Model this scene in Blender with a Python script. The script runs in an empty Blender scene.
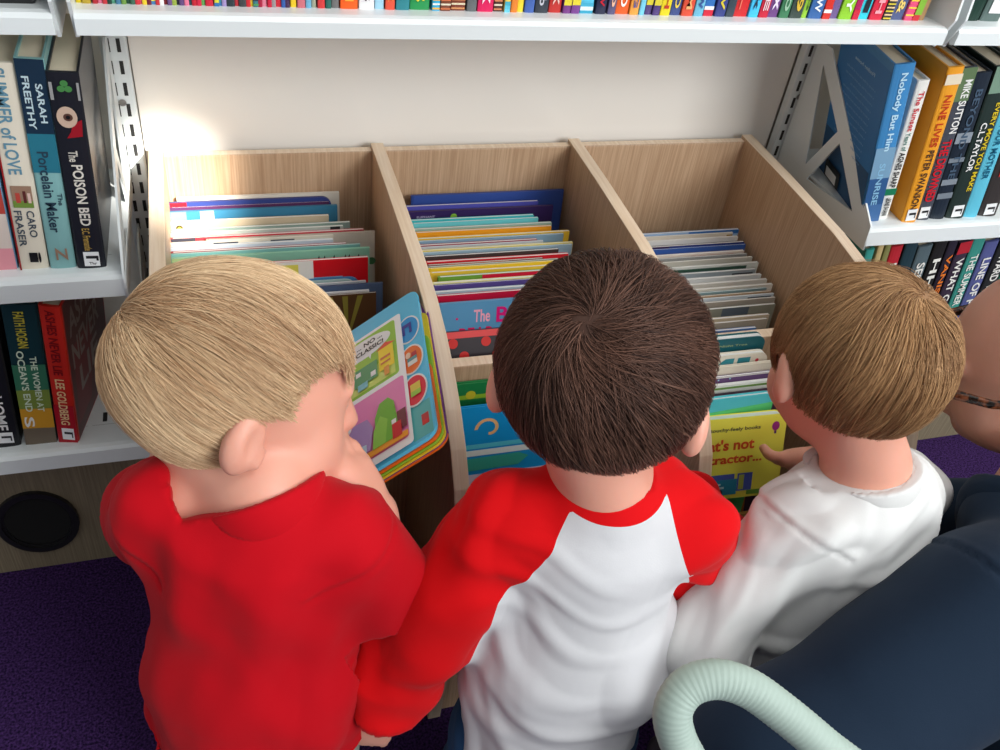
import bpy, bmesh, math, random
import numpy as np
from mathutils import Vector, Matrix, Euler

# ------------------------------------------------------------------ camera, world, light, exposure
S = bpy.context.scene
COL = S.collection
cam_d = bpy.data.cameras.new('camera')
cam_d.sensor_width = 36.0
cam_d.lens = 882.0 / 1000.0 * 36.0
cam_d.clip_start = 0.05
cam = bpy.data.objects.new('camera', cam_d)
COL.objects.link(cam)
cam.matrix_world = Matrix((
    (0.95349974, 0.09749362, -0.28518982, 0.09327),
    (-0.2778508, 0.65097072, -0.70642484, -1.03327),
    (0.11677831, 0.75281612, 0.64778909, 1.08),
    (0, 0, 0, 1)))
S.camera = cam
S.view_settings.view_transform = 'Standard'
S.view_settings.look = 'None'
S.view_settings.gamma = 1
S.view_settings.use_curve_mapping = False
S.view_settings.exposure = 0.0
wd = bpy.data.worlds.new('room_light'); S.world = wd; wd.use_nodes = True
wd.node_tree.nodes['Background'].inputs[0].default_value = (0.93, 0.96, 1.0, 1)
wd.node_tree.nodes['Background'].inputs[1].default_value = 0.45

def area(name, loc, target, sx, sy, power, col=(1, 1, 1)):
    l = bpy.data.lights.new(name, 'AREA'); l.shape = 'RECTANGLE'; l.size = sx; l.size_y = sy
    l.energy = power; l.color = col
    o = bpy.data.objects.new(name, l); COL.objects.link(o); o.location = loc
    o.rotation_euler = (Vector(target) - Vector(loc)).to_track_quat('-Z', 'Y').to_euler()
    return o
area('ceiling_panel_light', (0.6, -1.6, 2.55), (0.4, -0.5, 0.3), 0.6, 1.2, 10, (1, 0.98, 0.95))
area('ceiling_panel_light', (1.7, -0.9, 2.55), (1.0, -0.5, 0.2), 0.6, 1.2, 14, (0.97, 0.99, 1.0))
area('window_daylight', (1.9, -3.0, 2.0), (0.4, -0.1, 0.55), 1.6, 1.2, 88, (0.97, 0.99, 1.0))
# narrow shaft of sun on the rear left of the box
sp_ = bpy.data.lights.new('sunbeam', 'SPOT'); sp_.energy = 3500; sp_.spot_size = math.radians(2.3); sp_.spot_blend = 0.6; sp_.shadow_soft_size = 0.03; sp_.color = (1, .95, .88)
so_ = bpy.data.objects.new('sunbeam', sp_); COL.objects.link(so_); so_.location = (1.9, -3.0, 2.6)
so_.rotation_euler = (Vector((0.06, -0.07, 0.54)) - Vector(so_.location)).to_track_quat('-Z', 'Y').to_euler()

rnd = random.Random(7)
PI = math.pi

# ------------------------------------------------------------------ materials
MATS = {}
def nodes_of(m):
    m.use_nodes = True
    return m.node_tree.nodes, m.node_tree.links, m.node_tree.nodes['Principled BSDF']
def mat(name, col, rough=0.5, spec=0.5, coat=0.0, metal=0.0, bump=0.0, bscale=400):
    if name in MATS: return MATS[name]
    m = bpy.data.materials.new(name); n, l, b = nodes_of(m)
    b.inputs['Base Color'].default_value = (*col, 1)
    b.inputs['Roughness'].default_value = rough
    b.inputs['Specular IOR Level'].default_value = spec
    b.inputs['Coat Weight'].default_value = coat
    b.inputs['Metallic'].default_value = metal
    if bump:
        t = n.new('ShaderNodeTexNoise'); t.inputs['Scale'].default_value = bscale
        c = n.new('ShaderNodeTexCoord'); l.new(c.outputs['Object'], t.inputs['Vector'])
        bp = n.new('ShaderNodeBump'); bp.inputs['Strength'].default_value = bump; bp.inputs['Distance'].default_value = 0.002
        l.new(t.outputs['Fac'], bp.inputs['Height']); l.new(bp.outputs['Normal'], b.inputs['Normal'])
    MATS[name] = m
    return m
def s2l(r, g, b):
    f = lambda c: (c / 255 / 12.92) if c / 255 <= 0.04045 else ((c / 255 + 0.055) / 1.055) ** 2.4
    return (f(r), f(g), f(b))
def ink(r, g, b):      # printed, laminated colour from 0-255 values
    return mat('print_%d_%d_%d' % (r, g, b), s2l(r, g, b), 0.36, 0.32)
def wood(name, c1, c2, axis='X', rough=0.45):
    m = bpy.data.materials.new(name); n, l, b = nodes_of(m)
    c = n.new('ShaderNodeTexCoord'); mp = n.new('ShaderNodeMapping')
    sc = {'X': (3, 60, 60), 'Y': (90, 3, 3), 'Z': (200, 200, 4)}[axis]
    mp.inputs['Scale'].default_value = sc
    l.new(c.outputs['Object'], mp.inputs['Vector'])
    t = n.new('ShaderNodeTexNoise'); t.inputs['Scale'].default_value = 2.2; t.inputs['Detail'].default_value = 6
    t.inputs['Roughness'].default_value = 0.65
    l.new(mp.outputs['Vector'], t.inputs['Vector'])
    r = n.new('ShaderNodeValToRGB')
    r.color_ramp.elements[0].position = 0.36; r.color_ramp.elements[0].color = (*c1, 1)
    r.color_ramp.elements[1].position = 0.66; r.color_ramp.elements[1].color = (*c2, 1)
    l.new(t.outputs['Fac'], r.inputs['Fac']); l.new(r.outputs['Color'], b.inputs['Base Color'])
    b.inputs['Roughness'].default_value = rough
    bp = n.new('ShaderNodeBump'); bp.inputs['Strength'].default_value = 0.15; bp.inputs['Distance'].default_value = 0.001
    l.new(t.outputs['Fac'], bp.inputs['Height']); l.new(bp.outputs['Normal'], b.inputs['Normal'])
    return m
W1, W2 = s2l(178, 144, 112), s2l(206, 174, 142)
M_wood = wood('oak_veneer', W1, W2, 'Z')
M_edge = wood('oak_edge_banding', s2l(228, 200, 168), s2l(244, 222, 196), 'Y')
M_plinth = wood('plinth_board', s2l(112, 100, 80), s2l(138, 126, 102), 'Z', 0.6)
M_steel = mat('white_powder_coated_steel', s2l(224, 230, 230), 0.3, 0.5)
M_back = mat('cream_gloss_back_panel', s2l(246, 241, 232), 0.22, 0.5)
M_slot = mat('dark_slot', (0.02, 0.02, 0.02), 0.8)
M_page = mat('paper_block', s2l(226, 214, 188), 0.85, 0.2)
M_pagew = mat('white_paper_block', s2l(226, 226, 222), 0.8, 0.2)
M_black = mat('black_plastic', (0.01, 0.01, 0.011), 0.4)
M_white = mat('white_label', s2l(238, 240, 240), 0.5)
def carpet():
    m = bpy.data.materials.new('purple_carpet'); n, l, b = nodes_of(m)
    c = n.new('ShaderNodeTexCoord'); t = n.new('ShaderNodeTexNoise'); t.inputs['Scale'].default_value = 330
    t.inputs['Detail'].default_value = 3; l.new(c.outputs['Object'], t.inputs['Vector'])
    r = n.new('ShaderNodeValToRGB')
    r.color_ramp.elements[0].position = 0.35; r.color_ramp.elements[0].color = (*s2l(26, 16, 46), 1)
    r.color_ramp.elements[1].position = 0.68; r.color_ramp.elements[1].color = (*s2l(78, 48, 106), 1)
    l.new(t.outputs['Fac'], r.inputs['Fac']); l.new(r.outputs['Color'], b.inputs['Base Color'])
    b.inputs['Roughness'].default_value = 0.95; b.inputs['Specular IOR Level'].default_value = 0.1
    bp = n.new('ShaderNodeBump'); bp.inputs['Strength'].default_value = 0.8; bp.inputs['Distance'].default_value = 0.004
    l.new(t.outputs['Fac'], bp.inputs['Height']); l.new(bp.outputs['Normal'], b.inputs['Normal'])
    return m
def cloth(name, col, weave=900, attr=None, col2=None, rough=0.85):
    m = bpy.data.materials.new(name); n, l, b = nodes_of(m)
    c = n.new('ShaderNodeTexCoord')
    t = n.new('ShaderNodeTexNoise'); t.inputs['Scale'].default_value = weave; l.new(c.outputs['Object'], t.inputs['Vector'])
    t2 = n.new('ShaderNodeTexNoise'); t2.inputs['Scale'].default_value = 32; t2.inputs['Detail'].default_value = 2
    l.new(c.outputs['Object'], t2.inputs['Vector'])
    mx = n.new('ShaderNodeMath'); mx.operation = 'MULTIPLY_ADD'; mx.inputs[1].default_value = 0.12
    l.new(t.outputs['Fac'], mx.inputs[0]); l.new(t2.outputs['Fac'], mx.inputs[2])
    bp = n.new('ShaderNodeBump'); bp.inputs['Strength'].default_value = 0.25; bp.inputs['Distance'].default_value = 0.003
    l.new(mx.outputs[0], bp.inputs['Height']); l.new(bp.outputs['Normal'], b.inputs['Normal'])
    b.inputs['Roughness'].default_value = rough; b.inputs['Specular IOR Level'].default_value = 0.15
    b.inputs['Sheen Weight'].default_value = 0.04
    if attr:
        a = n.new('ShaderNodeAttribute'); a.attribute_name = attr
        g = n.new('ShaderNodeMath'); g.operation = 'GREATER_THAN'; g.inputs[1].default_value = 0
        l.new(a.outputs['Fac'], g.inputs[0])
        mix = n.new('ShaderNodeMix'); mix.data_type = 'RGBA'
        l.new(g.outputs[0], mix.inputs[0]); mix.inputs[6].default_value = (*col, 1); mix.inputs[7].default_value = (*col2, 1)
        l.new(mix.outputs[2], b.inputs['Base Color'])
    else:
        b.inputs['Base Color'].default_value = (*col, 1)
    return m
def skin_mat(name, col):
    m = bpy.data.materials.new(name); n, l, b = nodes_of(m)
    b.inputs['Base Color'].default_value = (*col, 1)
    b.inputs['Roughness'].default_value = 0.5
    b.inputs['Subsurface Weight'].default_value = 0.25
    b.inputs['Subsurface Radius'].default_value = (1.0, 0.35, 0.2)
    b.inputs['Subsurface Scale'].default_value = 0.006
    c = n.new('ShaderNodeTexCoord'); t = n.new('ShaderNodeTexNoise'); t.inputs['Scale'].default_value = 60
    l.new(c.outputs['Object'], t.inputs['Vector'])
    bp = n.new('ShaderNodeBump'); bp.inputs['Strength'].default_value = 0.08; bp.inputs['Distance'].default_value = 0.002
    l.new(t.outputs['Fac'], bp.inputs['Height']); l.new(bp.outputs['Normal'], b.inputs['Normal'])
    return m
def hair_mat(name, dark, light, rough=0.5):
    m = bpy.data.materials.new(name); n, l, b = nodes_of(m)
    a = n.new('ShaderNodeAttribute'); a.attribute_name = 'tint'
    r = n.new('ShaderNodeValToRGB')
    r.color_ramp.elements[0].position = 0.0; r.color_ramp.elements[0].color = (*dark, 1)
    r.color_ramp.elements[1].position = 1.0; r.color_ramp.elements[1].color = (*light, 1)
    l.new(a.outputs['Fac'], r.inputs['Fac']); l.new(r.outputs['Color'], b.inputs['Base Color'])
    b.inputs['Roughness'].default_value = rough; b.inputs['Specular IOR Level'].default_value = 0.25
    return m

# ------------------------------------------------------------------ object helpers
def link(name, me, parent=None, loc=None):
    o = bpy.data.objects.new(name, me); COL.objects.link(o)
    if parent: o.parent = parent
    if loc is not None: o.location = loc
    return o
def empty(name, loc=(0, 0, 0), rot=(0, 0, 0), label=None, cat=None, group=None):
    o = bpy.data.objects.new(name, None); COL.objects.link(o); o.empty_display_size = 0.03
    o.location = loc; o.rotation_euler = rot
    tag(o, label, cat, group)
    return o
def tag(o, label=None, cat=None, group=None, kind=None):
    if label: o['label'] = label
    if cat: o['category'] = cat
    if group: o['group'] = group
    if kind: o['kind'] = kind
    return o
class MB:
    """collects shapes into one mesh with several material slots"""
    def __init__(s): s.v = []; s.f = []; s.m = []; s.mats = []
    def mi(s, m):
        if m not in s.mats: s.mats.append(m)
        return s.mats.index(m)
    def poly(s, verts, faces, m):
        k = len(s.v); s.v += [tuple(v) for v in verts]; i = s.mi(m)
        for f in faces: s.f.append(tuple(k + a for a in f)); s.m.append(i)
    def box(s, x0, x1, y0, y1, z0, z1, m):
        v = [(x, y, z) for x in (x0, x1) for y in (y0, y1) for z in (z0, z1)]
        s.poly(v, [(0, 1, 3, 2), (4, 6, 7, 5), (0, 4, 5, 1), (2, 3, 7, 6), (0, 2, 6, 4), (1, 5, 7, 3)], m)
    def prism(s, pts, ax, a0, a1, m, mcap=None):
        """pts: 2D outline in the plane normal to axis ax (0=x: (y,z), 1=y: (x,z), 2=z: (x,y))"""
        n = len(pts)
        def P(p, a):
            return (a, p[0], p[1]) if ax == 0 else ((p[0], a, p[1]) if ax == 1 else (p[0], p[1], a))
        v = [P(p, a0) for p in pts] + [P(p, a1) for p in pts]
        s.poly(v, [(i, (i + 1) % n, n + (i + 1) % n, n + i) for i in range(n)], m)
        k = len(s.v) - 2 * n; i = s.mi(mcap or m)
        s.f.append(tuple(k + a for a in range(n))); s.m.append(i)
        s.f.append(tuple(k + n + a for a in reversed(range(n)))); s.m.append(i)
    def build(s, name, parent=None, bevel=0, loc=None, smooth=False, seg=2):
        me = bpy.data.meshes.new(name); me.from_pydata(s.v, [], s.f)
        for m in s.mats: me.materials.append(m)
        me.polygons.foreach_set('material_index', s.m); me.update()
        bm = bmesh.new(); bm.from_mesh(me); bmesh.ops.recalc_face_normals(bm, faces=bm.faces)
        if bevel:
            bmesh.ops.bevel(bm, geom=list(bm.edges), offset=bevel, segments=seg, profile=0.5, affect='EDGES', clamp_overlap=True)
        if smooth:
            for f in bm.faces: f.smooth = True
        bm.to_mesh(me); bm.free()
        return link(name, me, parent, loc)

_tc = {}
def text_verts(s, bold=0.0):
    """glyph mesh of the built-in font scaled to unit height: verts (n,2), faces, width"""
    if (s, bold) in _tc: return _tc[(s, bold)]
    cu = bpy.data.curves.new('lettering', 'FONT'); cu.body = s; cu.size = 1; cu.resolution_u = 3; cu.offset = bold
    o = bpy.data.objects.new('lettering', cu); COL.objects.link(o)
    dg = bpy.context.evaluated_depsgraph_get()
    me = bpy.data.meshes.new_from_object(o.evaluated_get(dg))
    v = np.array([(a.co.x, a.co.y) for a in me.vertices]); f = [tuple(p.vertices) for p in me.polygons]
    bpy.data.objects.remove(o); bpy.data.meshes.remove(me); bpy.data.curves.remove(cu)
    v[:, 0] -= v[:, 0].min(); w = v[:, 0].max(); v[:, 1] -= v[:, 1].min(); h = v[:, 1].max()
    _tc[(s, bold)] = (v / (w, h), f)
    return _tc[(s, bold)]
def put_text(mb, s, m, origin, U, V, w, h, bold=0.02):
    """letters fill w x h starting at origin, reading along U with letter tops along V"""
    v, f = text_verts(s, bold)
    U, V, O = Vector(U), Vector(V), Vector(origin)
    mb.poly([O + U * (a[0] * w) + V * (a[1] * h) for a in v], f, m)
def put_poly(mb, pts, m, O, U, V):
    O, U, V = Vector(O), Vector(U), Vector(V)
    mb.poly([O + U * a + V * b for a, b in pts], [tuple(range(len(pts)))], m)
def disc(cx, cy, rx, ry=None, n=20, a0=0, a1=2 * PI):
    ry = ry or rx
    full = abs(a1 - a0 - 2 * PI) < 1e-6
    return [(cx + rx * math.cos(a0 + (a1 - a0) * i / (n if full else n - 1)), cy + ry * math.sin(a0 + (a1 - a0) * i / (n if full else n - 1))) for i in range(n)]
def rect(x0, y0, x1, y1): return [(x0, y0), (x1, y0), (x1, y1), (x0, y1)]
def rrect(x0, y0, x1, y1, r):
    p = []
    for cx, cy, a in ((x1 - r, y1 - r, 0), (x0 + r, y1 - r, 90), (x0 + r, y0 + r, 180), (x1 - r, y0 + r, 270)):
        for k in range(5): t = math.radians(a + k * 22.5); p.append((cx + r * math.cos(t), cy + r * math.sin(t)))
    return p
def tube_mesh(pts, radii, m, ns=16, cap=True, mb=None):
    mb = mb or MB(); P = [Vector(p) for p in pts]; n = len(P)
    T = [(P[min(i + 1, n - 1)] - P[max(i - 1, 0)]).normalized() for i in range(n)]
    N = T[0].orthogonal().normalized(); v = []
    for i in range(n):
        N = (N - T[i] * N.dot(T[i])).normalized(); B = T[i].cross(N)
        r = radii[i] if hasattr(radii, '__len__') else radii
        for k in range(ns):
            a = 2 * PI * k / ns; v.append(P[i] + (N * math.cos(a) + B * math.sin(a)) * r)
    f = [(i * ns + k, i * ns + (k + 1) % ns, (i + 1) * ns + (k + 1) % ns, (i + 1) * ns + k) for i in range(n - 1) for k in range(ns)]
    if cap: f += [tuple(range(ns)), tuple((n - 1) * ns + k for k in reversed(range(ns)))]
    mb.poly(v, f, m); return mb

# ------------------------------------------------------------------ setting: floor, wall, plinth, shelving bays
mb = MB(); mb.box(-2.2, 3.2, -3.0, 0.1, -0.04, 0.0, carpet()); tag(mb.build('floor'), kind='structure')
mb = MB(); mb.box(-2.2, 3.2, 0.035, 0.12, 0.0, 2.6, mat('wall_paint', s2l(226, 220, 210), 0.8)); tag(mb.build('wall_back'), kind='structure')

YS = -0.23                      # front of the shelves
LEV = (0.265, 0.505, 0.773)     # underside of each front lip
def bracket(parent, x, z, flip=1, name='shelf_bracket'):
    """white end plate with two cut-out triangles, outline in (y, z)"""
    o = [(-0.004, 0.19), (-0.035, 0.19), (-0.232, 0.034), (-0.236, 0.0), (-0.004, 0.0)]
    h1 = [(-0.030, 0.166), (-0.106, 0.105), (-0.068, 0.036)]
    h2 = [(-0.118, 0.094), (-0.081, 0.020), (-0.190, 0.032)]
    cu = bpy.data.curves.new(name, 'CURVE'); cu.dimensions = '2D'; cu.fill_mode = 'BOTH'; cu.extrude = 0.0012
    for pl in (o, h1, h2):
        sp = cu.splines.new('POLY'); sp.points.add(len(pl) - 1); sp.use_cyclic_u = True
        for i, p in enumerate(pl): sp.points[i].co = (p[0], p[1], 0, 1)
    t = bpy.data.objects.new('t', cu); COL.objects.link(t)
    me = bpy.data.meshes.new_from_object(t.evaluated_get(bpy.context.evaluated_depsgraph_get()))
    bpy.data.objects.remove(t)
    for v in me.vertices: a = v.co.copy(); v.co = (x + a.z, a.x, z + a.y)
    me.materials.clear(); me.materials.append(M_steel)
    return link(name, me, parent)
def shelf(x0, x1, z, label, lip=0.028):
    """pressed steel shelf: tray with rolled front lip, slots and two end brackets; z is the underside of the lip"""
    r = empty('steel_shelf', ((x0 + x1) / 2, YS / 2, z), label=label, cat='shelf', group='white steel shelves')
    cx = (x0 + x1) / 2; cy = YS / 2
    m = MB(); a, b = x0 + 0.004, x1 - 0.004
    pr = [(YS, 0.002), (YS, lip - 0.005), (YS + 0.003, lip - 0.0012), (YS + 0.008, lip), (YS + 0.05, lip - 0.0018), (-0.004, lip - 0.0018), (-0.004, lip - 0.006), (YS + 0.012, lip - 0.006),
          (YS + 0.012, 0.004), (YS + 0.006, 0.0)]
    m.prism([(y - cy, zz) for y, zz in pr], 0, a - cx, b - cx, M_steel)
    m.build('shelf_tray', r, bevel=0)
    if True:
        s = MB(); k = a + 0.03
        while k < b - 0.02:
            s.box(k - cx, k + 0.005 - cx, YS + 0.018 - cy, YS + 0.034 - cy, lip - 0.0018, lip - 0.0014, M_slot)
            s.box(k - 0.011 - cx, k + 0.016 - cx, YS + 0.037 - cy, YS + 0.041 - cy, lip - 0.0018, lip - 0.0014, M_slot)
            s.box(k - cx, k + 0.005 - cx, YS + 0.046 - cy, YS + 0.062 - cy, lip - 0.0018, lip - 0.0014, M_slot)
            k += 0.032
        s.build('slot', r)
    return r, cx, cy
def upright(x, label):
    r = empty('shelf_upright', (x, 0.012, 0), label=label, cat='upright', group='slotted shelf uprights')
    m = MB(); m.box(-0.014, 0.014, -0.012, 0.002, 0.0, 2.1, M_steel); m.build('post', r, bevel=0.002)
    s = MB()
    k = 0.32
    while k < 1.2:
        for dx in (-0.0075, 0.0035): s.box(dx, dx + 0.004, -0.0126, -0.0118, k, k + 0.015, M_slot)
        k += 0.025
    s.build('slot', r)
    m = MB(); m.poly([(a, -0.0135, 0.612 + b) for a, b in disc(0, 0, 0.0042)], [tuple(range(20))], mat('screw_steel', (0.35, 0.35, 0.35), 0.3, metal=1.0)); m.build('screw', r)
    return r
XB = (-0.9, 0.0, 0.9, 1.8)
upright(0.0, 'white slotted steel upright left of the wooden book box')
upright(0.9, 'white slotted steel upright right of the wooden book box')
bays = [('left', -0.9, 0.0), ('middle', 0.0, 0.9), ('right', 0.9, 1.8)]
names = {0.773: 'top', 0.505: 'second', 0.265: 'third'}
for bn, x0, x1 in bays:
    # back panel of the bay
    m = MB(); m.box(x0 + 0.015, x1 - 0.015, 0.016, 0.024, 0.0, 2.0, M_back)
    o = m.build('bay_back_panel'); tag(o, 'cream back panel behind the %s' % {'left': 'adult books left of the box', 'middle': 'wooden book box', 'right': 'crime novels right of the box'}[bn], 'panel')
    # wooden plinth under the bay
    r = empty('shelf_plinth', ((x0 + x1) / 2, -0.156, 0), label='wooden base board under the %s shelves%s' % (bn, ', with a round black cable hole' if bn == 'left' else ''), cat='plinth')
    m = MB(); w = (x1 - x0) / 2
    m.box(-w + 0.001, w - 0.001, 0, 0.016, 0.0, 0.232, M_plinth)
    m.box(-w + 0.001, w - 0.001, 0.016, 0.168, 0.2, 0.216, M_plinth); m.build('board', r, bevel=0.001)
    if bn == 'left':
        cx = -0.178 - (x0 + x1) / 2; cz = 0.098
        g = MB()
        for (ra, rb, y0, y1) in ((0.043, 0.050, -0.006, 0.0), (0.040, 0.0455, -0.003, 0.012)):
            A = disc(cx, cz, ra, ra * 1.18, 32); B = disc(cx, cz, rb, rb * 1.18, 32)
            v = [(a, y0, b) for a, b in B] + [(a, y0, b) for a, b in A] + [(a, y1, b) for a, b in B] + [(a, y1, b) for a, b in A]
            f = []
            for i in range(32):
                j = (i + 1) % 32
                f += [(i, j, 32 + j, 32 + i), (64 + i, 96 + i, 96 + j, 64 + j), (i, 64 + i, 64 + j, j), (32 + i, 32 + j, 96 + j, 96 + i)]
            g.poly(v, f, M_black)
        g.poly([(a, -0.001, b) for a, b in disc(cx, cz, 0.041, 0.048, 32)], [tuple(range(32))], mat('cable_hole_dark', (0.003, 0.003, 0.003), 1.0))
        g.build('grommet', r)
for bn, X0, X1 in bays:
    for z in LEV:
        x0, x1 = (X0, X1) if z < 0.7 else {'left': (-0.9, -0.018), 'middle': (-0.010, 0.890), 'right': (0.898, 1.8)}[bn]
        if bn == 'middle' and z != 0.773: continue
        lab = {('left', .773): 'white steel shelf top left, holding a black object', ('left', .505): 'white steel shelf on the left under the four pale and dark novels',
               ('left', .265): 'lowest white steel shelf on the left with slots in front', ('middle', .773): 'long white steel shelf above the wooden box, lined with small colourful paperbacks',
               ('right', .773): 'white steel shelf at the top right corner', ('right', .505): 'white steel shelf on the right under the orange and blue novels',
               ('right', .265): 'lowest white steel shelf on the right behind the glasses'}[(bn, z)]
        r, cx, cy = shelf(x0, x1, z, lab, lip=0.0205 if z > 0.7 else 0.028)
        if z < 0.7:
            for x in ((x0 + 0.0055,) if bn == 'right' else (x1 - 0.0055,)):
                b = bracket(r, x - cx - (.006 if bn == 'right' else 0), 0); b.location = (0, -cy, 0)
        else:
            for x in (x0 + 0.0015, x1 - 0.0045):
                e = MB(); e.prism([(-0.004 - cy, 0.0), (-0.004 - cy, 0.30), (YS + 0.03 - cy, 0.30), (YS - 0.003 - cy, 0.03), (YS + 0.012 - cy, -0.004)], 0, x - cx, x + 0.003 - cx, M_steel)
                e.build('shelf_bracket', r, bevel=0)
# clear reflective reading strip of the top shelf is part of its tray; black box on the left top shelf
r = empty('storage_box', (-0.075, -0.21, LEV[2] + 0.019), label='black object at the right end of the top left shelf', cat='box')
m = MB(); m.box(-0.11, 0.04, 0, 0.13, 0, 0.12, M_black); m.build('body', r, bevel=0.003)
m = MB(); m.box(-0.112, 0.042, -0.002, 0.132, 0.105, 0.128, mat('black_lid', (0.02, 0.02, 0.022), 0.3)); m.build('lid', r, bevel=0.003)
r = empty('book', (-0.23, -0.2, LEV[2] + 0.019), label='grey book lying on the top left shelf beside the black object', cat='book')
m = MB(); m.box(-0.04, 0.04, 0, 0.15, 0, 0.016, ink(110, 112, 122)); m.build('cover', r, bevel=0.001)
m = MB(); m.box(-0.038, 0.0405, 0.002, 0.1505, 0.002, 0.014, M_pagew); m.build('pages', r)

# ------------------------------------------------------------------ wooden three-column book browser box
box_root = empty('book_box', (0.429, -0.25, 0), label='pale oak wooden book box with three columns of picture books', cat='book box')
OX, OY = 0.429, -0.25
prof = [(0.0, 0.0), (0.0, 0.555), (-0.11, 0.552), (-0.25, 0.545), (-0.31, 0.537), (-0.355, 0.525), (-0.395, 0.508), (-0.43, 0.487), (-0.46, 0.461), (-0.485, 0.430),
        (-0.502, 0.392), (-0.512, 0.345), (-0.515, 0.28), (-0.510, 0.2), (-0.500, 0.1), (-0.494, 0.0)]
for i, (xa, xb) in enumerate(((0.020, 0.036), (0.2855, 0.3015), (0.556, 0.572), (0.8265, 0.8430))):
    m = MB(); m.prism([(y - OY, z) for y, z in prof], 0, xa - OX, xb - OX, M_edge, M_wood)
    m.build('side_panel' if i in (0, 3) else 'divider', box_root, bevel=0.0008)
for xa, xb in ((0.036, 0.2855), (0.3015, 0.556), (0.572, 0.8265)):
    def pan(name, y0, y1, z0, z1, mm=M_wood):
        m = MB(); m.box(xa - OX, xb - OX, y0 - OY, y1 - OY, z0, z1 - 0.0012, mm); m.box(xa - OX, xb - OX, y0 - OY, y1 - OY, z1 - 0.0012, z1, M_edge); m.build(name, box_root, bevel=0.0008)
    pan('back_panel', -0.013, -0.001, 0.0, 0.550)
    pan('upper_bin_floor', -0.290, -0.013, 0.200, 0.212)
    pan('step_panel', -0.306, -0.290, 0.085, 0.432)
    pan('lower_bin_floor', -0.468, -0.306, 0.085, 0.099)
    pan('front_panel', -0.484, -0.468, 0.0, 0.275)

# ------------------------------------------------------------------ books
def book(label, loc, rot, T, W, H, cm, pages=None, hard=True, group=None, spine=(), bands=(), front=(), back=(), sticker=None, rounded=False, cat='book', art=()):
    """root Empty at the foot of the spine; local x thickness, y depth from the spine, z height.
    spine: (text, material, top, bottom, left, right) as fractions of the spine; bands: (z0, z1, material) fractions;
    front/back: (kind, material, data...) in metres on the +x / -x cover"""
    r = empty('book', loc, rot, label, cat, group)
    r.scale = (0.985, 1, 1)
    t = 0.0022 if hard else 0.0006
    ins = 0.003 if hard else 0.0003
    m = MB()
    if rounded:
        o = [(0, 0)] + [(0, H)] + [(W - 0.012 + 0.012 * math.sin(a), H - 0.012 + 0.012 * math.cos(a)) for a in [k * PI / 10 for k in range(6)]] + \
            [(W - 0.012 + 0.012 * math.cos(a), 0.012 - 0.012 * math.sin(a)) for a in [k * PI / 10 for k in range(6)]]
        m.prism(o, 0, -T / 2, -T / 2 + t, cm); m.prism(o, 0, T / 2 - t, T / 2, cm)
        m.box(-T / 2, T / 2, -0.0005, t, 0, H, cm)
    else:
        m.box(-T / 2, -T / 2 + t, 0.001, W, 0, H, cm); m.box(T / 2 - t, T / 2, 0.001, W, 0, H, cm)
        ns = 6; sp = []
        for k in range(ns + 1):
            a = PI * k / ns; sp.append((-T / 2 * math.cos(a), -0.0022 * math.sin(a) if hard else -0.0008 * math.sin(a)))
        sp += [(T / 2 - t, 0.0022), (-T / 2 + t, 0.0022)]
        m.prism(sp, 2, 0, H, cm)
    ye = -0.0029 if hard else -0.0013
    for z0, z1, mm in bands: m.box(-T / 2 * 0.97, T / 2 * 0.97, ye + 0.0001, ye + 0.0006, z0 * H, z1 * H, mm)
    cv = m.build('cover', r, bevel=0)
    p = MB()
    if rounded:
        o2 = [(a - 0.0005, min(max(b, 0.0012), H - 0.0012)) for a, b in o]; p.prism(o2, 0, -T / 2 + t, T / 2 - t, pages or M_pagew)
    else:
        p.box(-T / 2 + t, T / 2 - t, 0.0022, W - ins, ins, H - ins, pages or (M_page if hard else M_pagew))
    p.build('pages', r)
    ye = -0.0029 if hard else -0.0013
    if art:
        b = MB()
        for mm, pts in art: b.poly([(-T / 2 + a * T, ye - .0002 - .00008 * len(b.m), c * H) for a, c in pts], [tuple(range(len(pts)))], mm)
        b.build('spine_picture', cv)
    if spine:
        for s, mm, zt, zb, xl, xr in spine:
            b = MB(); put_text(b, s, mm, (-T / 2 + xl * T, ye - 0.0003, zt * H), (0, 0, -1), (1, 0, 0), (zt - zb) * H, (xr - xl) * T)
            b.build('spine_lettering', cv)
    if sticker:
        z0, z1, xl, xr, kind = sticker
        b = MB(); b.box(-T / 2 + xl * T, -T / 2 + xr * T, ye - 0.0002, ye + 0.0004, z0 * H, z1 * H, M_white)
        O = (-T / 2 + xl * T, ye - 0.0004, z0 * H); w = (xr - xl) * T; h = (z1 - z0) * H
        if kind == 'gun':
            put_poly(b, [(w * .15, h * .55), (w * .8, h * .55), (w * .8, h * .4), (w * .95, h * .4), (w * .95, h * .75), (w * .15, h * .75)], M_black, O, (1, 0, 0), (0, 0, 1))
            put_text(b, 'Thr', M_black, (O[0] + w * .3, O[1], O[2] + h * .1), (1, 0, 0), (0, 0, 1), w * .5, h * .2)
        else:
            put_poly(b, [(w * .2, h * .5), (w * .8, h * .5), (w * .8, h * .2), (w * .9, h * .2), (w * .9, h * .7), (w * .2, h * .7)], M_black, O, (1, 0, 0), (0, 0, 1))
        b.build('genre_sticker', cv)
    for nm, items, x, U in (('front_picture', front, T / 2 + 0.0002, (0, 1, 0)), ('back_picture', back, -T / 2 - 0.0002, (0, 1, 0))):
        if items:
            b = MB(); k = 0
            for it in items:
                e = x + (0.00012 * k if x > 0 else -0.00012 * k); k += 1
                if it[0] == 'poly': put_poly(b, it[2], it[1], (e, 0, 0), U, (0, 0, 1))
                elif it[0] == 'text': put_text(b, it[2], it[1], (e, it[3], it[4]), U, (0, 0, 1), it[5], it[6])
            b.build(nm, cv)
    return r
I = ink
NW = s2l
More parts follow.
